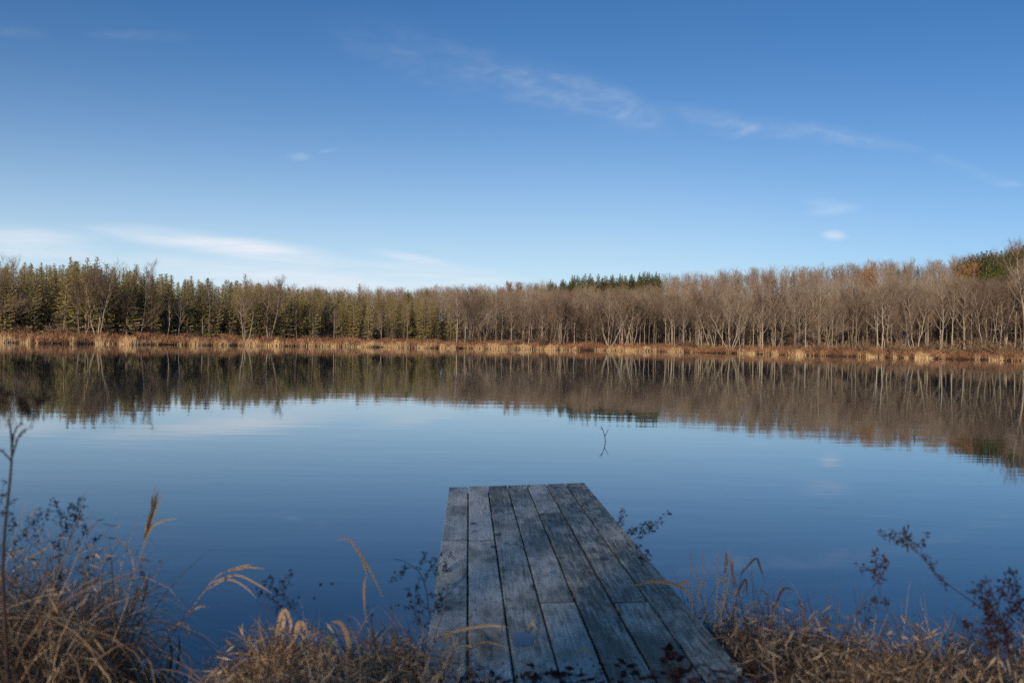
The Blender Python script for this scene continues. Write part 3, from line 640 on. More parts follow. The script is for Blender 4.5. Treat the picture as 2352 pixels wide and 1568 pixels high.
# ------------------------------------------------------------------ far shore reeds and scrub
def far_band():
    r = np.random.default_rng(90)
    # reeds
    n = 52000; px = r.uniform(-150, 2500, n)
    patch = np.sin(px * .045) + np.sin(px * .021 + 2) + .8 * np.sin(px * .11 + 1) + .6 * np.sin(px * .23)
    dens = np.interp(px, [-150, 0, 350, 450, 1150, 1500, 1650, 1800, 2500], [.1, .1, .2, .8, .8, .1, -.6, -.5, -.2])
    keep = patch + dens * 1.3 + r.normal(size=n) * .8 > .7; px = px[keep]; n = len(px)
    s = r.uniform(-.6, 2.2, n); Y = Dpx(px) + s; X = (px - 1176) / FPX * Y
    az = np.arctan2(X, Y); Rr = np.interp(az, az_full, r_full) + 1.2 * np.sin(az * 90) + .7 * np.sin(az * 230) + s; X = Rr * np.sin(az); Y = Rr * np.cos(az)
    z = np.maximum(ground_z(X, Y), -.05); hmod = 1 + .25 * np.sin(px * .09) + .15 * np.sin(px * .31)
    mb = MB(); spikes(mb, np.stack([X, Y, z], 1), norm(np.stack([r.normal(size=n) * .13, r.normal(size=n) * .13, np.ones(n)], 1)), r.uniform(.35, .80, n) * hmod, r.uniform(.03, .06, n), r.uniform(.1, .9, n))
    tag(mb.build('marsh_reeds', M_reed), 'pale straw-coloured reed fringe along the far waterline', 'reeds', kind='stuff')
    # scrub: many twiggy low tufts
    mb = MB(); m = 5200; px = r.uniform(-150, 2500, m); s = r.uniform(.4, 8, m) ** 1.0
    az = np.arctan((px - 1176) / FPX); Rr = np.interp(az, az_full, r_full) + 1.2 * np.sin(az * 90) + .7 * np.sin(az * 230) + s
    X = Rr * np.sin(az); Y = Rr * np.cos(az); z = np.maximum(ground_z(X, Y), -.02)
    h = (.55 + .16 * s) * r.uniform(.6, 1.25, m) * (1 + .35 * np.sin(px * .05) * np.sin(px * .017)); h = np.clip(h * .8, .3, 1.5) * np.interp(px, [0, 1000, 1500, 2500], [1.0, .85, .95, 1.15])
    k = 26; c = np.repeat(np.stack([X, Y, z], 1), k, 0); hh = np.repeat(h, k)
    off = r.normal(size=(m * k, 3)) * np.array([.4, .4, 0]); off[:, 2] = r.uniform(0, .75, m * k) * hh
    spikes(mb, c + off, norm(r.normal(size=(m * k, 3)) * .8 + [0, 0, .6]), r.uniform(.2, .6, m * k), r.uniform(.035, .07, m * k), np.repeat(r.uniform(.1, .8, m), k) + r.uniform(-.12, .12, m * k))
    tag(mb.build('shore_scrub', M_scrub), 'low russet scrub covering the far bank behind the reeds', 'scrub', kind='stuff')
    # undergrowth inside the woods
    mb = MB(); m = 12000; px = r.uniform(-150, 2500, m); s = r.uniform(8, 90, m)
    az = np.arctan((px - 1176) / FPX); Rr = np.interp(az, az_full, r_full) + s; X = Rr * np.sin(az); Y = Rr * np.cos(az); z = ground_z(X, Y)
    k = 16; c = np.repeat(np.stack([X, Y, z], 1), k, 0); off = r.normal(size=(m * k, 3)) * np.array([.7, .7, 0]); off[:, 2] = r.uniform(0, 1, m * k) * np.repeat(r.uniform(.8, 5.2, m) * np.interp(s, [8, 20, 40, 60], [.5, 1, 1, .6]), k)
    spikes(mb, c + off, norm(r.normal(size=(m * k, 3)) * .7 + [0, 0, .8]), r.uniform(.3, .9, m * k), r.uniform(.02, .04, m * k), r.uniform(.1, .6, m * k))
    tag(mb.build('undergrowth', M_bush), 'brown brush under the trees of the far wood', 'undergrowth', kind='stuff')
far_band()
def bush_mesh(seed, W=1.0, H=1.0):
    r = np.random.default_rng(seed); mb = MB(); n = 26
    for k in range(n):
        a = r.uniform(0, 6.28); o_ = r.uniform(.2, 1); d = np.array([math.cos(a) * o_, math.sin(a) * o_, r.uniform(.5, 1.4)]); L = r.uniform(.6, 1.05)
        p = curve([[0, 0, -.03], d * .45 * L, d * .8 * L + [0, 0, .06]], 6) * [W, W, H]; tube(mb, p, np.linspace(.018, .006, len(p)), 3, .5)
        m = 34; g = r.uniform(.2, 1, m); b = np.stack([np.interp(g, np.linspace(0, 1, len(p)), p[:, c]) for c in range(3)], 1)
        spikes(mb, b, norm(d + rdir(m, r) * .9), r.uniform(.12, .38, m), r.uniform(.012, .024, m), r.uniform(.2, .8, m))
    return mb.mesh('shrub', M_bush)
BM = [bush_mesh(70 + k) for k in range(4)]
BUSH = [(130, 5, 2.3, 'grey twiggy shrub left of the slender two-stemmed tree'), (44, 6, 1.9, 'low brown shrub beside the leaning tree at the left edge'), (1190, 4, 1.8, 'small grey-brown shrub in the middle of the far bank'), (1240, 4.5, 2.6, 'rounded grey-brown bush below the middle of the bare wood'), (1080, 5, 2.0, 'brown shrub at the foot of the V-shaped white tree'), (1590, 4, 2.0, 'brown shrub right of the pine row foot'), (1560, 6, 2.3, 'taller russet shrub near the right end of the reeds'),
        (1880, 3, 2.2, 'left brown bush of the thick shrub belt on the right shore'), (1930, 3, 2.3, 'second brown bush in the shrub belt of the right shore'), (1985, 3.5, 2.8, 'tall brown bush left of the two bright trunks'), (2050, 4, 3.0, 'tall tawny bush right of the two bright trunks'), (2090, 2.5, 2.0, 'low tawny bush at the water below the crooked-limbed trunk'), (2130, 4, 2.6, 'dark brown bush left of the zigzag white trunk'), (2185, 3.5, 2.5, 'russet bush below the thick brownish trunk'), (2240, 4, 3.2, 'rusty bush in the shade below the orange oak'), (2290, 3.5, 2.6, 'olive-brown bush under the left-swept limbs'), (2330, 4, 2.8, 'dark bush at the right edge of the far bank'), (1830, 4, 1.8, 'brown shrub below the left-reaching limbs'), (1620, 3, 1.5, 'pale tan shrub left of the white clump of stems')]
for i, (px, s, W, lab) in enumerate(BUSH):
    x, y = at(px, s); o = bpy.data.objects.new('shrub', BM[i % 4]); COL.objects.link(o)
    o.location = (x, y, float(ground_z(x, y))); o.scale = (W, W, W * .85); o.rotation_euler = (0, 0, i * 1.3); tag(o, lab, 'shrub', 'shrubs along the far bank')

# ------------------------------------------------------------------ trees behind the camera that keep the near bank in shade
k = 0
NB = random.Random(11)
for row, yy_ in enumerate((-47, -53)):
    for x in np.arange(-42, 8, 4.6):
        xx = x + row * 1.7 + NB.uniform(-.8, .8); yv = yy_ + NB.uniform(-1.5, 1.5)
        place(V_forest[k % 7], 'bare_tree', xx, yv, 21.0 + NB.uniform(-1.5, 2), 'bare tree of the wood on the near bank behind the viewer', 'bare tree', 'bare trees on the near bank', sx=1.1, rz=NB.uniform(0, 6.28)); k += 1
# ------------------------------------------------------------------ dock
yaw, pit, rol = -0.0436405, -0.0050312, 0.0455517
dd_ = np.array([math.sin(yaw) * math.cos(pit), math.cos(yaw) * math.cos(pit), math.sin(pit)])
ll_ = np.array([math.cos(yaw) * math.cos(rol), -math.sin(yaw) * math.cos(rol), math.sin(rol)])
nn_ = np.cross(ll_, dd_)
dock = empty('dock'); Md = Matrix.Identity(4)
for i in range(3):
    Md[i][0] = ll_[i]; Md[i][1] = dd_[i]; Md[i][2] = nn_[i]
org = np.array([-.451547, 7.41971, CAMH - 1.092282])
for i in range(3): Md[i][3] = org[i]
dock.matrix_world = Md
tag(dock, 'weathered grey wooden plank dock running out over the blue water', 'dock')
M_gapshade_grain, n, l, b = mat_new('gap_shade_end_grain', .8, .2); no = n.new('ShaderNodeTexNoise'); no.inputs['Scale'].default_value = 30  # near-black puts the shade of the plank gaps into colour; also end grain
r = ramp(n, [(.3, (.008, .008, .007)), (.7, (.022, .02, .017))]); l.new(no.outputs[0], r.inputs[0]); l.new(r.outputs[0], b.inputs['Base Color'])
PW = 1.02 / 7; GAP = .0075; TH = .038
import bmesh
def board(xc, y0, y1, dz, wdt, seed, label=None):
    r = random.Random(seed); bm = bmesh.new(); nseg = max(2, int((y1 - y0) / .25))
    rings = []
    for k in range(nseg + 1):
        y = y0 + (y1 - y0) * k / nseg; wv = wdt / 2 - r.uniform(0, .0012); zz = dz + r.uniform(-.0008, .0008); jx = r.uniform(-.001, .001)
        cup = .0012
        rings.append([bm.verts.new((xc + jx + sx * wv, y, zz + z)) for sx, z in ((-1, -TH), (1, -TH), (1, -.003), (.955, 0), (0, -cup), (-.955, 0), (-1, -.003))])
    for a, b_ in zip(rings, rings[1:]):
        for k in range(7): bm.faces.new((a[k], a[(k + 1) % 7], b_[(k + 1) % 7], b_[k]))
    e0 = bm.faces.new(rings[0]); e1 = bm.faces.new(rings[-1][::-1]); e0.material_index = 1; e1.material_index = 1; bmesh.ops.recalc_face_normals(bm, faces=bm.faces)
    me = bpy.data.meshes.new('plank'); bm.to_mesh(me); bm.free(); me.materials.append(M_wood); me.materials.append(M_gapshade_grain)
    o = bpy.data.objects.new('plank', me); COL.objects.link(o); o.parent = dock
    if label: o['label'] = label
    return o
NEAR = -4.50
joints = {0: [2.04], 1: [2.07], 2: [1.23], 3: [3.41], 4: [1.29], 5: [3.45], 6: []}
for c in range(7):
    js = joints[c]; ends = [random.Random(c + 5).uniform(-.012, .006)] + [-j for j in js] + [NEAR - .02 * (c % 3)]
    for k in range(len(ends) - 1):
        board((c + .5) * PW, ends[k + 1] + .012, ends[k] - (.012 if k else 0), (.0015 if k else -.001), PW - GAP, c * 10 + k)
def box(mb, lo, hi):
    x0, y0, z0 = lo; x1, y1, z1 = hi
    V = [(x, y, z) for x in (x0, x1) for y in (y0, y1) for z in (z0, z1)]
    mb.add(V, [[0, 1, 3, 2], [4, 6, 7, 5], [0, 4, 5, 1], [2, 3, 7, 6], [0, 2, 6, 4], [1, 5, 7, 3]])
for yj in (-.12, -1.25, -2.05, -3.42, -4.1):
    mb = MB(); box(mb, (.03, yj - .045, -.20), (.99, yj + .045, -.112)); mb.build('cross_beam', M_wood, dock)
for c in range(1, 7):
    mb = MB(); box(mb, (c * PW - .03, -4.45, -.11), (c * PW + .03, -.03, -TH - .006)); mb.build('added_joist', M_gapshade_grain, dock)  # lengthwise strips added under each seam to make the gaps dark
for xs in (.06, .93):
    for yj in (-.22, -2.3):
        mb = MB(); q = np.linspace(-1.3, -.045, 6); tube(mb, np.stack([0 * q + xs, 0 * q + yj, q], 1), .045, 10); mb.build('post', M_wood, dock, True)
M_rust, n, l, b = mat_new('rusty_steel', .6, .5); no = n.new('ShaderNodeTexNoise'); no.inputs['Scale'].default_value = 300
r = ramp(n, [(.3, (.012, .010, .010)), (.7, (.045, .028, .02))]); l.new(no.outputs[0], r.inputs[0]); l.new(r.outputs[0], b.inputs['Base Color'])
mb = MB()
for c in range(7):
    for yj in (-.10, -1.27, -2.0, -2.1, -3.37, -3.48, -4.15):
        for sx in (-.3, .3):
            x = (c + .5 + sx) * PW; th = np.arange(8) / 8 * 2 * math.pi; R = .0055
            y = yj + random.uniform(-.012, .012); zz = .0015 if (joints[c] and y < -joints[c][0]) else -.001
            mb.add([0, 0, zz] + np.vstack([np.stack([x + R * np.cos(th), y + R * np.sin(th), np.full(8, .0012)], 1), [[x, y, .002]]]), [[k, (k + 1) % 8, 8] for k in range(8)])
o = mb.build('screws', M_rust, dock); o['kind'] = 'stuff'
# puddle on the third board
M_pud, n, l, b = mat_new('puddle_water', .03, .5); b.inputs['Base Color'].default_value = (.10, .10, .09, 1); b.inputs['IOR'].default_value = 1.33
th = np.arange(28) / 28 * 2 * math.pi; rr2 = 1 + .12 * np.sin(3 * th + 1) + .08 * np.sin(5 * th)
mb = MB(); V = np.stack([.040 * np.sign(np.cos(th)) * np.abs(np.cos(th)) ** .6 * rr2, .085 * np.sin(th) * rr2, 0 * th], 1)
mb.add(np.vstack([V, [[0, 0, .0006]]]), [[k, (k + 1) % 28, 28] for k in range(28)])
def deck_pt(px, py):
    """point of the deck plane under a picture pixel"""
    d = cF + cR * (px - 1176) / FPX + cU * (784 - py) / FPX; c0 = np.array([0, 0, CAMH]); t = ((org - c0) @ nn_) / (d @ nn_); return c0 + d * t
o = mb.build('puddle', M_pud, smooth=True); pp = Md.copy(); q = deck_pt(1200, 1468) + nn_ * .0030
for i in range(3): pp[i][3] = q[i]
o.matrix_world = pp; tag(o, 'small shallow puddle shining on the third dock board near the bank', 'puddle')

# ------------------------------------------------------------------ near bank vegetation
def ground_cover():
    r = np.random.default_rng(101)
    def patch(name, label, n, xr, yr, L, Wd, droop, tint, lean, K=6, zoff=0.0, filt=None, up=1.0, bits=0, hb=.4):
        x = r.uniform(*xr, n); y = r.uniform(*yr, n)
        if filt is not None: k = filt(x, y); x = x[k]; y = y[k]
        n = len(x); z = np.maximum(ground_z(x, y), -.03) + zoff
        mb = MB(); d = np.stack([r.normal(size=n) * lean, r.normal(size=n) * lean, np.full(n, up)], 1)
        ribbons(mb, np.stack([x, y, z], 1), d, r.uniform(*L, n), r.uniform(*droop, n), r.uniform(*Wd, n), K, r.beta(*tint, n), r=r)
        if bits:      # broken leaves and husks caught in the clump
            j = r.integers(0, n, bits); b = np.stack([x[j], y[j], z[j]], 1) + r.normal(size=(bits, 3)) * [.06, .06, 0]; b[:, 2] += hb * r.beta(1.3, 1.8, bits)
            kites(mb, b, norm(rdir(bits, r) * [1, 1, .7] + [0, 0, -.55]), r.uniform(.02, .075, bits), r.uniform(.003, .009, bits), r.beta(2.2, 2, bits), r)
        o = mb.build(name, M_grass); tag(o, label, 'dead grass', kind='stuff'); return o
    inside = lambda x, y: (y < ynear(x) + .10)
    # tall tangled clump at the left
    patch('tall_dead_grass', 'tall tangled tan grass clump filling the lower left corner', 8500, (-2.9, -1.24), (2.7, 4.1), (.22, .72), (.002, .008), (.5, 3.0), (1.9, 2.2), .22, K=9, bits=4200, hb=.62, filt=lambda x, y: (y < ynear(x) + .28 - .1 * (x > -1.4)) & (x < -1.28 - .15 * (y - 3.4)))
    patch('short_grass', 'short dead grass at the foot of the left clump', 2500, (-1.5, -1.18), (2.6, 3.7), (.10, .30), (.002, .008), (.6, 2.6), (1.6, 2.6), .6, filt=lambda x, y: x < -1.2 - .12 * (y - 3.4), K=8)
    # low matted grass left of the dock
    patch('matted_grass', 'low matted dead grass along the bank left of the dock', 8000, (-1.15, -.14), (2.55, 3.95), (.10, .33), (.002, .010), (1.0, 3.4), (1.9, 1.9), .95, up=.7, K=9, bits=2600, hb=.2, filt=lambda x, y: (y < ynear(x) + .10) & (x > -.93 - .1 * (y - 3.4)))
    patch('grass_tussock', 'tussock of dead grass on the small mound at the water edge', 1500, (-.94, -.70), (3.35, 3.75), (.14, .36), (.002, .009), (.6, 2.6), (2.0, 1.9), .5, K=8, bits=500, hb=.28)
    patch('bank_grass', 'dead tan grass growing on the bank right of the dock', 11000, (.76, 3.2), (2.5, 4.3), (.10, .30), (.002, .009), (.8, 3.4), (1.3, 2.4), 1.0, up=.6, K=9, bits=4200, hb=.2, filt=inside)
    patch('bank_edge_grass', 'thin upright grass at the water edge right of the dock', 800, (.78, 3.0), (3.7, 4.4), (.18, .46), (.002, .007), (.1, 1.4), (1.8, 3), .22, filt=lambda x, y: np.abs(y - ynear(x) - .05) < .2)
    patch('bank_edge_grass', 'thin upright grass at the water edge left of the dock', 330, (-.62, -.24), (3.3, 4.2), (.15, .36), (.002, .007), (.1, 1.2), (1.6, 3), .2, filt=lambda x, y: np.abs(y - ynear(x) - .08) < .3)
    patch('near_grass', 'dead grass in front of the dock at the bottom of the picture', 2600, (-.8, 1.2), (1.6, 2.85), (.08, .22), (.004, .011), (.6, 3), (1.6, 2.6), 1.0, up=.6)
    # leaf litter
    mb = MB(); n = 1900; x = r.uniform(-.75, 1.0, n); y = r.uniform(2.35, 3.3, n); z = ground_z(x, y) + r.uniform(.0, .07, n)
    on = (x > -.27) & (x < .83) & (y > 2.90); z = np.where(on, .240 + .045 * (x + .25) + r.uniform(.0, .015, n), z)
    keep = ~on | (y < 3.13 + .13 * r.random(n) ** 3); x, y, z = x[keep], y[keep], z[keep]; n = len(x)
    d = norm(np.stack([r.normal(size=n), r.normal(size=n), r.normal(size=n) * .35], 1)); kites(mb, np.stack([x, y, z], 1), d, r.uniform(.018, .05, n), r.uniform(.010, .028, n), r.beta(1.2, 2.6, n), r)
    o = mb.build('leaf_litter', M_litter); tag(o, 'dark red-brown fallen leaves at the near end of the dock', 'dead leaves', kind='stuff')
    # specks on the water
    mb = MB(); n = 46; x = r.uniform(-1.1, -.3, n); y = r.uniform(3.9, 5.6, n); d = norm(np.stack([r.normal(size=n), r.normal(size=n) * .4, np.zeros(n)], 1))
    kites(mb, np.stack([x, y, np.full(n, .004)], 1), d, r.uniform(.01, .03, n), r.uniform(.006, .012, n), r.beta(1.2, 5, n) * .4, r)
    tag(mb.build('floating_leaves', M_grass), 'small bits of leaf floating on the water near the bank', 'floating leaves', kind='stuff')
ground_cover()

def plant(name, label, cat, parts, group=None):
    """parts: list of (part name, material, MB)"""
    b0 = parts[0][2]; base = np.concatenate(b0.V)[0]; o = empty(name, tuple(base)); tag(o, label, cat, group)
    for pn, m, mb in parts:
        for V in mb.V: V -= base
        mb.build(pn, m, o)
    return o
def px_path(pts, Y, n=14, jit=.0, seed=0):
    r = np.random.default_rng(seed); q = [P(a, b_, Y if np.isscalar(Y) else Y[i]) for i, (a, b_) in enumerate(pts)]
    return curve(q, n)
def ribbon_path(mb, path, wmax, t=.6, prof=None):
    n = len(path); q = np.linspace(0, 1, n); w_ = wmax * (np.sin(np.clip(q * 1.0 + .04, 0, 1) * math.pi) ** .6 if prof is None else prof(q)) + .0006
    d = norm(np.gradient(path, axis=0)); s = norm(np.cross(d, np.array([.25, 1, .15]))) * w_[:, None] / 2
    nn = norm(np.cross(s, d)) * (w_ * .18)[:, None]
    V = np.stack([path - s, path + nn, path + s], 1).reshape(-1, 3); i = np.arange(n - 1) * 3
    F = np.concatenate([np.stack([i, i + 1, i + 4, i + 3], 1), np.stack([i + 1, i + 2, i + 5, i + 4], 1)]); mb.add(V, F, t)
def clusters(mb, pts, size, per=7, r=None, t=.5):
    r = r or np.random.default_rng(5)
    for p in pts:
        k = int(per * r.uniform(.7, 1.3)) + 2; b = p + r.normal(size=(k, 3)) * size * .35
        kites(mb, b, rdir(k, r), r.uniform(.6, 1.3, k) * size, r.uniform(.35, .7, k) * size, r.uniform(.1, .9, k) * 1.0, r)
def seed_plant(label, main, Y, branches, size, mat, foot=None, thick=.0028, per=7, seed=1, name='seed_plant', stem_mat=None, cat='dry weed'):
    """main stem and side sprays given as picture points at depth Y, every spray ending in seed clusters"""
    r = np.random.default_rng(seed); st = MB(); sh = MB()
    m = px_path(main, Y, 18); tube(st, m, np.linspace(thick, thick * .45, len(m)), 5)
    for br in branches:
        yo = Y + r.uniform(-.06, .06); pts = [P(a, b_, Y + (yo - Y) * i / max(1, len(br) - 1)) for i, (a, b_) in enumerate(br)]
        c = curve(pts, 10); tube(st, c, np.linspace(thick * .5, thick * .25, len(c)), 4)
        L = np.linalg.norm(c[-1] - c[0]); size_ = size * 1.15; k = max(2, int(L / (size * 1.05))); g = np.linspace(.25, 1, k)
        cp = np.stack([np.interp(g, np.linspace(0, 1, len(c)), c[:, j]) for j in range(3)], 1); off = r.normal(size=(k, 3)) * size * .7
        for a, b_ in zip(cp, cp + off): tube(st, [a, b_], thick * .22, 3)
        clusters(sh, cp + off, size, per, r)
    return plant(name, label, cat, [('stem', stem_mat or M_stem, st), ('seed_spray', mat, sh)])
def reed(label, stem, Y, head=None, leaves=(), w=.006, seed=0, hw=.016, thick=.0022, mat=None, lmat=None):
    st = MB(); c = px_path(stem, Y, 18); tube(st, c, np.linspace(thick, thick * .6, len(c)), 5, .75)
    parts = [('stem', mat or M_grass, st)]
    if head:
        hd = MB(); r = np.random.default_rng(seed); hp = px_path(head, Y, 14); L = np.linalg.norm(hp[-1] - hp[0]); dr = norm(hp[-1] - hp[0])
        k = 46; g = r.uniform(0, .75, k); b = np.stack([np.interp(g, np.linspace(0, 1, len(hp)), hp[:, j]) for j in range(3)], 1)
        kites(hd, b, norm(dr + rdir(k, r) * .22), r.uniform(.25, .5, k) * L, r.uniform(.3, .6, k) * hw * .5, r.uniform(.25, .75, k), r); parts.append(('seed_head', M_grass, hd))
    for lf in leaves:
        lm = MB(); ribbon_path(lm, px_path(lf, Y, 12), w, .62); parts.append(('leaf', lmat or mat or M_grass, lm))
    return plant('reed', label, 'reed', parts, None)

# far left tall weed, close to the lens
seed_plant('tall bare weed stem with knobbly joints rising at the left edge over the water', [(18, 1568), (10, 1400), (6, 1310), (12, 1200), (22, 1110), (27, 1040), (24, 985), (18, 962)], 2.6,
           [[(27, 1050), (44, 1000), (62, 985)], [(27, 1060), (10, 1040), (-12, 1025)], [(8, 1310), (30, 1325), (40, 1335)], [(27, 1030), (34, 990), (52, 968)]], .004, M_stem, thick=.0050, per=1, seed=3, name='tall_weed')
seed_plant('blurred dark seed spray hanging before the tree reflection at the left edge', [(-140, 1568), (-110, 1200), (-60, 1010), (0, 950), (60, 940)], 1.7,
           [[(-20, 960), (0, 935), (14, 885)], [(-40, 980), (-10, 945), (4, 905)], [(40, 945), (60, 935), (110, 912)], [(50, 942), (66, 950), (72, 966)], [(50, 942), (80, 925), (104, 918)], [(46, 945), (58, 925), (70, 918)]], .0095, M_dark, thick=.0016, per=4, seed=4)
seed_plant('black seed sprays on wiry stems in the left grass clump, lower of two', [(8, 1500), (60, 1400), (110, 1290), (60, 1240)], 3.0,
           [[(14, 1262), (40, 1238), (78, 1192)], [(60, 1240), (70, 1200), (100, 1172)], [(60, 1240), (90, 1230), (112, 1166)], [(30, 1230), (32, 1200), (30, 1178)], [(20, 1370), (36, 1330), (44, 1290)], [(0, 1160), (4, 1140), (8, 1118)], [(8, 1220), (14, 1180), (20, 1150)]], .0095, M_dark, seed=6, thick=.0018, per=4)
seed_plant('black seed spray with the highest tip standing above the left grass clump', [(112, 1480), (125, 1380), (150, 1270), (175, 1200)], 3.2,
           [[(140, 1300), (134, 1270), (136, 1240)], [(150, 1270), (140, 1200), (125, 1150)], [(160, 1240), (170, 1190), (188, 1138)], [(160, 1240), (150, 1200), (165, 1150)], [(168, 1220), (182, 1190), (180, 1165)], [(130, 1370), (140, 1330), (146, 1315)]], .0100, M_dark, seed=7, thick=.0018, per=5)
seed_plant('small black seed spray among the tips of the left grass, right side', [(205, 1420), (205, 1320), (200, 1250)], 3.3, [[(200, 1260), (190, 1230), (200, 1208)], [(200, 1250), (214, 1236), (222, 1224)], [(205, 1310), (215, 1290), (212, 1275)]], .0095, M_dark, seed=8, thick=.0016, per=5)
seed_plant('thin wiry stem with two tiny dark heads beside the tallest reed', [(262, 1470), (290, 1400), (320, 1330), (330, 1300)], 3.3, [[(320, 1330), (328, 1318), (334, 1322)], [(322, 1325), (324, 1310), (326, 1304)]], .008, M_dark, seed=9, thick=.0012, per=3)
reed('tallest reed of the left clump with golden brown pointed seed head', [(262, 1500), (285, 1400), (300, 1340), (325, 1270), (335, 1245)], 3.3, [(330, 1250), (345, 1190), (358, 1128)], [[(322, 1280), (345, 1215), (375, 1196), (408, 1190)], [(310, 1320), (300, 1270), (275, 1240), (250, 1262)], [(330, 1250), (350, 1190), (374, 1128)]], seed=1, hw=.02)
reed('short reed with dark brown head right of the tallest reed', [(322, 1470), (325, 1400), (330, 1360)], 3.4, [(322, 1400), (332, 1360), (338, 1315)], [], seed=2)
reed('reed with fat brown head leaning right at the edge of the left clump', [(270, 1540), (285, 1450), (305, 1400)], 3.3, [(290, 1440), (305, 1390), (320, 1350)], [[(285, 1450), (320, 1440), (345, 1455), (350, 1490)]], seed=3)
reed('long arching reed bowed right over the water with dark drooping leaves', [(330, 1560), (400, 1450), (460, 1370), (500, 1322), (530, 1308)], 3.5, [(510, 1314), (545, 1304), (570, 1302)], [[(480, 1340), (540, 1320), (590, 1340), (625, 1362)], [(470, 1356), (520, 1330), (560, 1345), (588, 1372)], [(520, 1312), (560, 1302), (610, 1306)], [(430, 1410), (460, 1392), (480, 1394)]], seed=4)
reed('drooping reed blade at the right foot of the left clump', [(330, 1560), (370, 1470), (392, 1438)], 3.4, None, [[(380, 1452), (410, 1432), (430, 1436), (434, 1455)]], w=.008)
reed('green-based blade sticking up from the water beside the left clump', [(388, 1560), (390, 1500)], 3.5, None, [[(390, 1556), (394, 1500), (386, 1450)], [(400, 1570), (412, 1500), (410, 1455)]], w=.010, lmat=M_green)
seed_plant('dark dry flower spray leaning right above the pale grass tuft', [(690, 1520), (720, 1500), (640, 1420), (590, 1380)], 3.7, [[(590, 1382), (600, 1350), (622, 1320)], [(600, 1390), (620, 1350), (630, 1330)], [(610, 1395), (640, 1350), (672, 1310)], [(615, 1400), (640, 1380), (660, 1342)], [(620, 1405), (650, 1390), (655, 1350)], [(640, 1412), (664, 1400), (676, 1380)]], .0095, M_dark, seed=12, thick=.0018, per=4)
reed('pale bent reed broken near its top left of the dock', [(850, 1460), (838, 1400), (838, 1375)], 3.6, None, [[(880, 1370), (850, 1310), (820, 1262), (800, 1238), (772, 1240)], [(842, 1320), (834, 1285), (824, 1260)], [(838, 1400), (836, 1350), (842, 1318)]], w=.0095)
reed('pale curved reed hooked over to the left by the bank edge', [(800, 1512), (795, 1480)], 3.4, None, [[(802, 1516), (800, 1470), (784, 1432), (760, 1426)]], w=.018)
reed('tuft of two pale blades bent over on the small mound', [(640, 1460), (640, 1450)], 3.6, None, [[(632, 1470), (642, 1420), (655, 1400), (668, 1430), (664, 1458)], [(640, 1460), (652, 1425), (648, 1402)], [(678, 1470), (690, 1430), (700, 1440), (708, 1466)], [(676, 1460), (684, 1432), (694, 1426)]], w=.014)
reed('bright green blade standing left of the hooked reed', [(756, 1520), (758, 1500)], 3.5, None, [[(752, 1520), (758, 1480), (764, 1450)]], w=.013, lmat=M_green)
seed_plant('leafless twiggy shrub with dark curled leaves leaning on the left dock edge', [(1000, 1470), (985, 1400), (978, 1350), (960, 1310), (930, 1290), (905, 1282)], 3.9,
           [[(985, 1400), (950, 1380), (935, 1350)], [(985, 1400), (960, 1360), (965, 1330)], [(980, 1360), (1000, 1370), (1020, 1350)], [(985, 1420), (955, 1400), (930, 1395)], [(988, 1430), (1010, 1410), (1000, 1380)], [(985, 1410), (1005, 1390), (1012, 1372)], [(975, 1340), (985, 1310), (992, 1290)], [(960, 1310), (970, 1290), (975, 1265)], [(990, 1450), (965, 1430), (950, 1420)], [(945, 1300), (925, 1312), (900, 1330)]], .010, M_dark, seed=14, thick=.0024, per=5, name='twiggy_shrub', cat='shrub')
seed_plant('dark leafy weed drooping over the left edge of the dock boards', [(1005, 1420), (1000, 1370), (1005, 1310), (1012, 1270)], 4.6, [[(1005, 1300), (1020, 1290), (1032, 1310)], [(1008, 1280), (1018, 1268), (1036, 1280)], [(1010, 1290), (1026, 1310), (1030, 1330)], [(1000, 1350), (1020, 1345), (1030, 1350)], [(1003, 1330), (1020, 1320), (1040, 1325)], [(1003, 1330), (998, 1300), (1002, 1280)]], .012, M_dark, seed=15, thick=.0016, per=5)
seed_plant('maroon dry weed arching out from the right edge of the dock', [(1500, 1400), (1475, 1300), (1455, 1262), (1430, 1225)], 4.3, [[(1430, 1225), (1424, 1195), (1428, 1170)], [(1440, 1240), (1462, 1215), (1490, 1200)], [(1455, 1240), (1490, 1210), (1534, 1180)], [(1460, 1236), (1482, 1225), (1500, 1208)], [(1475, 1290), (1470, 1270), (1462, 1258)], [(1475, 1290), (1485, 1275), (1494, 1272)], [(1435, 1232), (1448, 1218), (1460, 1222)]], .012, M_redseed, seed=16, thick=.0018, per=6)
# twig standing in the lake
st = MB(); Yt = CAMH * FPX / (1014 - horizon(1390))
tube(st, px_path([(1391, 1030), (1390.5, 1014), (1389, 1000)], Yt), [.006] * 15 if False else np.linspace(.006, .005, len(px_path([(1391, 1030), (1390.5, 1014), (1389, 1000)], Yt))), 5)
for br in ([(1389, 1001), (1385, 988), (1381, 977)], [(1389, 1001), (1394, 992), (1398, 984)], [(1385, 988), (1381, 983), (1378, 980)]):
    c = px_path(br, Yt); tube(st, c, np.linspace(.0045, .002, len(c)), 4)
o = st.build('forked_twig', M_dark); tag(o, 'forked twig standing alone in the lake beyond the dock', 'twig')
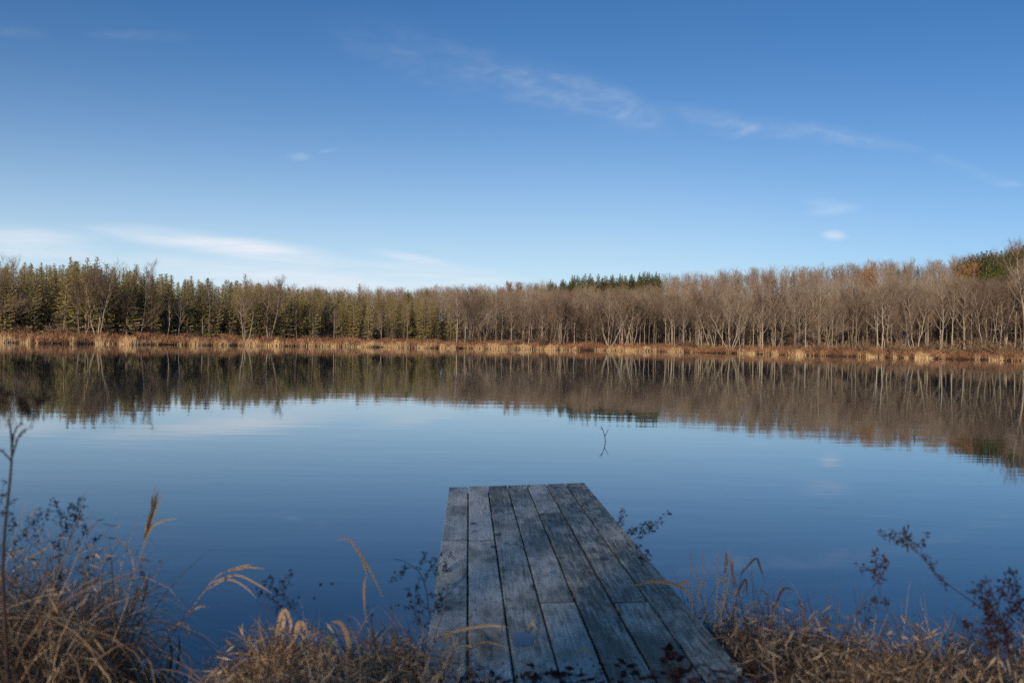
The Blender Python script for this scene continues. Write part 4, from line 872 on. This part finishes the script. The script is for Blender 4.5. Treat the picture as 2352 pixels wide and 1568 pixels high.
# right side reeds
k = 0
for (x0, y0, x1, y1, hd) in [(1590, 1440, 1584, 1268, 0), (1604, 1430, 1600, 1300, 0), (1622, 1440, 1612, 1262, 0), (1640, 1450, 1648, 1266, 0), (1652, 1440, 1668, 1290, 1), (1690, 1450, 1682, 1310, 1), (1660, 1400, 1680, 1275, 0)]:
    reed(f'{["first", "second", "third", "fourth", "fifth", "seventh", "sixth"][k]} upright dry stalk counted from the right dock edge', [(x0, y0), ((x0 + x1) / 2 + 3, (y0 + y1) / 2), (x1, y1)], 3.75 + .08 * (k % 3), [(x0 + (x1 - x0) * .7, y0 + (y1 - y0) * .7), (x1, y1), (x1, y1 - 8)] if hd else None, [[((x0 + x1) / 2, (y0 + y1) / 2), ((x0 + x1) / 2 + 10, (y0 + y1) / 2 - 30), ((x0 + x1) / 2 + 20, (y0 + y1) / 2 - 20)]] if k % 2 else [], seed=k + 20, thick=.0028); k += 1
reed('dark reed whose top leaf bends over into a sharp hook', [(1678, 1450), (1690, 1380), (1708, 1300)], 3.9, None, [[(1700, 1320), (1735, 1282), (1745, 1300), (1756, 1330)], [(1690, 1370), (1712, 1330), (1716, 1370)]], w=.008, mat=M_stem)
reed('dark arched reed lying low over the water right of the upright stalks', [(1850, 1480), (1800, 1450), (1750, 1410), (1735, 1395), (1715, 1398)], 3.9, None, [[(1790, 1445), (1830, 1436), (1850, 1440)]], w=.006, mat=M_stem)
reed('pair of short dark stalks in the grass between dock and seed weeds', [(1770, 1500), (1775, 1400), (1778, 1360)], 3.7, None, [[(1760, 1490), (1765, 1420), (1762, 1370)], [(1775, 1400), (1800, 1352), (1822, 1356)]], w=.008, mat=M_stem)
reed('thick pale straw lying across the right boards of the dock', [(1440, 1344), (1500, 1338), (1560, 1345)], 3.95, None, [[(1450, 1346), (1500, 1334), (1545, 1340), (1580, 1360), (1590, 1390)], [(1560, 1342), (1572, 1335), (1585, 1345)]], w=.014)
seed_plant('maroon seed weed leaning left with its head closest to the dock', [(2090, 1560), (2060, 1440), (2040, 1400), (2020, 1360)], 3.6, [[(2020, 1360), (2010, 1310), (2012, 1262)], [(2020, 1360), (2030, 1310), (2030, 1275)], [(2015, 1330), (2000, 1310), (1975, 1300)], [(2030, 1385), (2010, 1390), (1990, 1430)], [(2030, 1385), (2040, 1375), (2042, 1390)], [(2025, 1370), (2005, 1378), (1978, 1400)], [(2018, 1340), (2024, 1300), (2034, 1290)]], .0105, M_redseed, seed=30, thick=.0018, per=5)
seed_plant('long maroon seed weed arching left over the water, its tip highest of the right weeds', [(2352, 1480), (2260, 1400), (2170, 1335), (2110, 1270), (2090, 1250)], 3.3, [[(2110, 1270), (2060, 1240), (2020, 1222)], [(2100, 1262), (2078, 1240), (2048, 1212)], [(2100, 1262), (2080, 1230), (2085, 1214)], [(2115, 1275), (2120, 1245), (2132, 1232)], [(2150, 1310), (2130, 1290), (2120, 1280)], [(2190, 1350), (2160, 1330), (2140, 1300)], [(2108, 1266), (2090, 1236), (2066, 1236)]], .0105, M_redseed, seed=31, thick=.0022, per=5)
br = []
r_ = random.Random(9)
for k in range(26):
    x0 = r_.uniform(2255, 2370); y0 = r_.uniform(1380, 1540); x1 = x0 + r_.uniform(-50, 35); y1 = y0 - r_.uniform(40, 90)
    br.append([(x0, y0), ((x0 + x1) / 2 + r_.uniform(-8, 8), (y0 + y1) / 2), (x1, y1)])
seed_plant('dense dark maroon bush of seed heads in the lower right corner', [(2340, 1640), (2320, 1500), (2290, 1390), (2262, 1320)], 3.0, br, .0125, M_redseed, seed=33, thick=.0028, per=4, name='seed_bush', cat='shrub')
# straws and leaves lying on the dock
def straw(label, pts, w_, t=.7):
    mb = MB(); p = np.array([deck_pt(a, b_) for a, b_ in pts]); lift = np.sin(np.linspace(0, math.pi, len(p))) * .012 + .006; p = p + nn_ * lift[:, None]
    ribbon_path(mb, curve(p, 14), w_, t); tag(mb.build('straw', M_grass), label, 'straw', 'straws lying on the dock')
straw('pale thick straw across the left boards near the bank', [(980, 1470), (1050, 1458), (1120, 1446), (1168, 1444)], .014, .8)
straw('short pale straw on the middle board near the bottom', [(1318, 1508), (1340, 1504), (1366, 1508)], .012, .75)
straw('small curled pale leaf beside the puddle', [(1212, 1450), (1222, 1442), (1234, 1448)], .014, .95)
straw('thin curved straw on the middle boards', [(1312, 1382), (1330, 1350), (1336, 1320), (1366, 1312)], .005, .6)
straw('long thin straw slanting over the middle boards', [(1352, 1370), (1390, 1395), (1440, 1418)], .006, .45)
straw('hooked thin straw on the right boards', [(1482, 1388), (1480, 1410), (1500, 1425), (1530, 1430)], .006, .5)
straw('brown straw beside the left seam near the bottom', [(1060, 1498), (1110, 1486), (1170, 1488)], .010, .45)
straw('pale straw at the lower left of the dock pointing down', [(1104, 1452), (1116, 1490), (1120, 1530)], .010, .8)
# big curled dead leaf at the right near end
mb = MB(); r = np.random.default_rng(77); pc = deck_pt(1540, 1522) + nn_ * .02
for k in range(6): kites(mb, np.repeat(pc[None] + r.normal(size=(1, 3)) * .010, 2, 0), norm(rdir(2, r) * [1, 1, .5]), .042, .03, np.array([.0, .15]), r)
tag(mb.build('curled_leaf', M_litter), 'dark curled dead leaf on the right boards near the bottom', 'leaf')
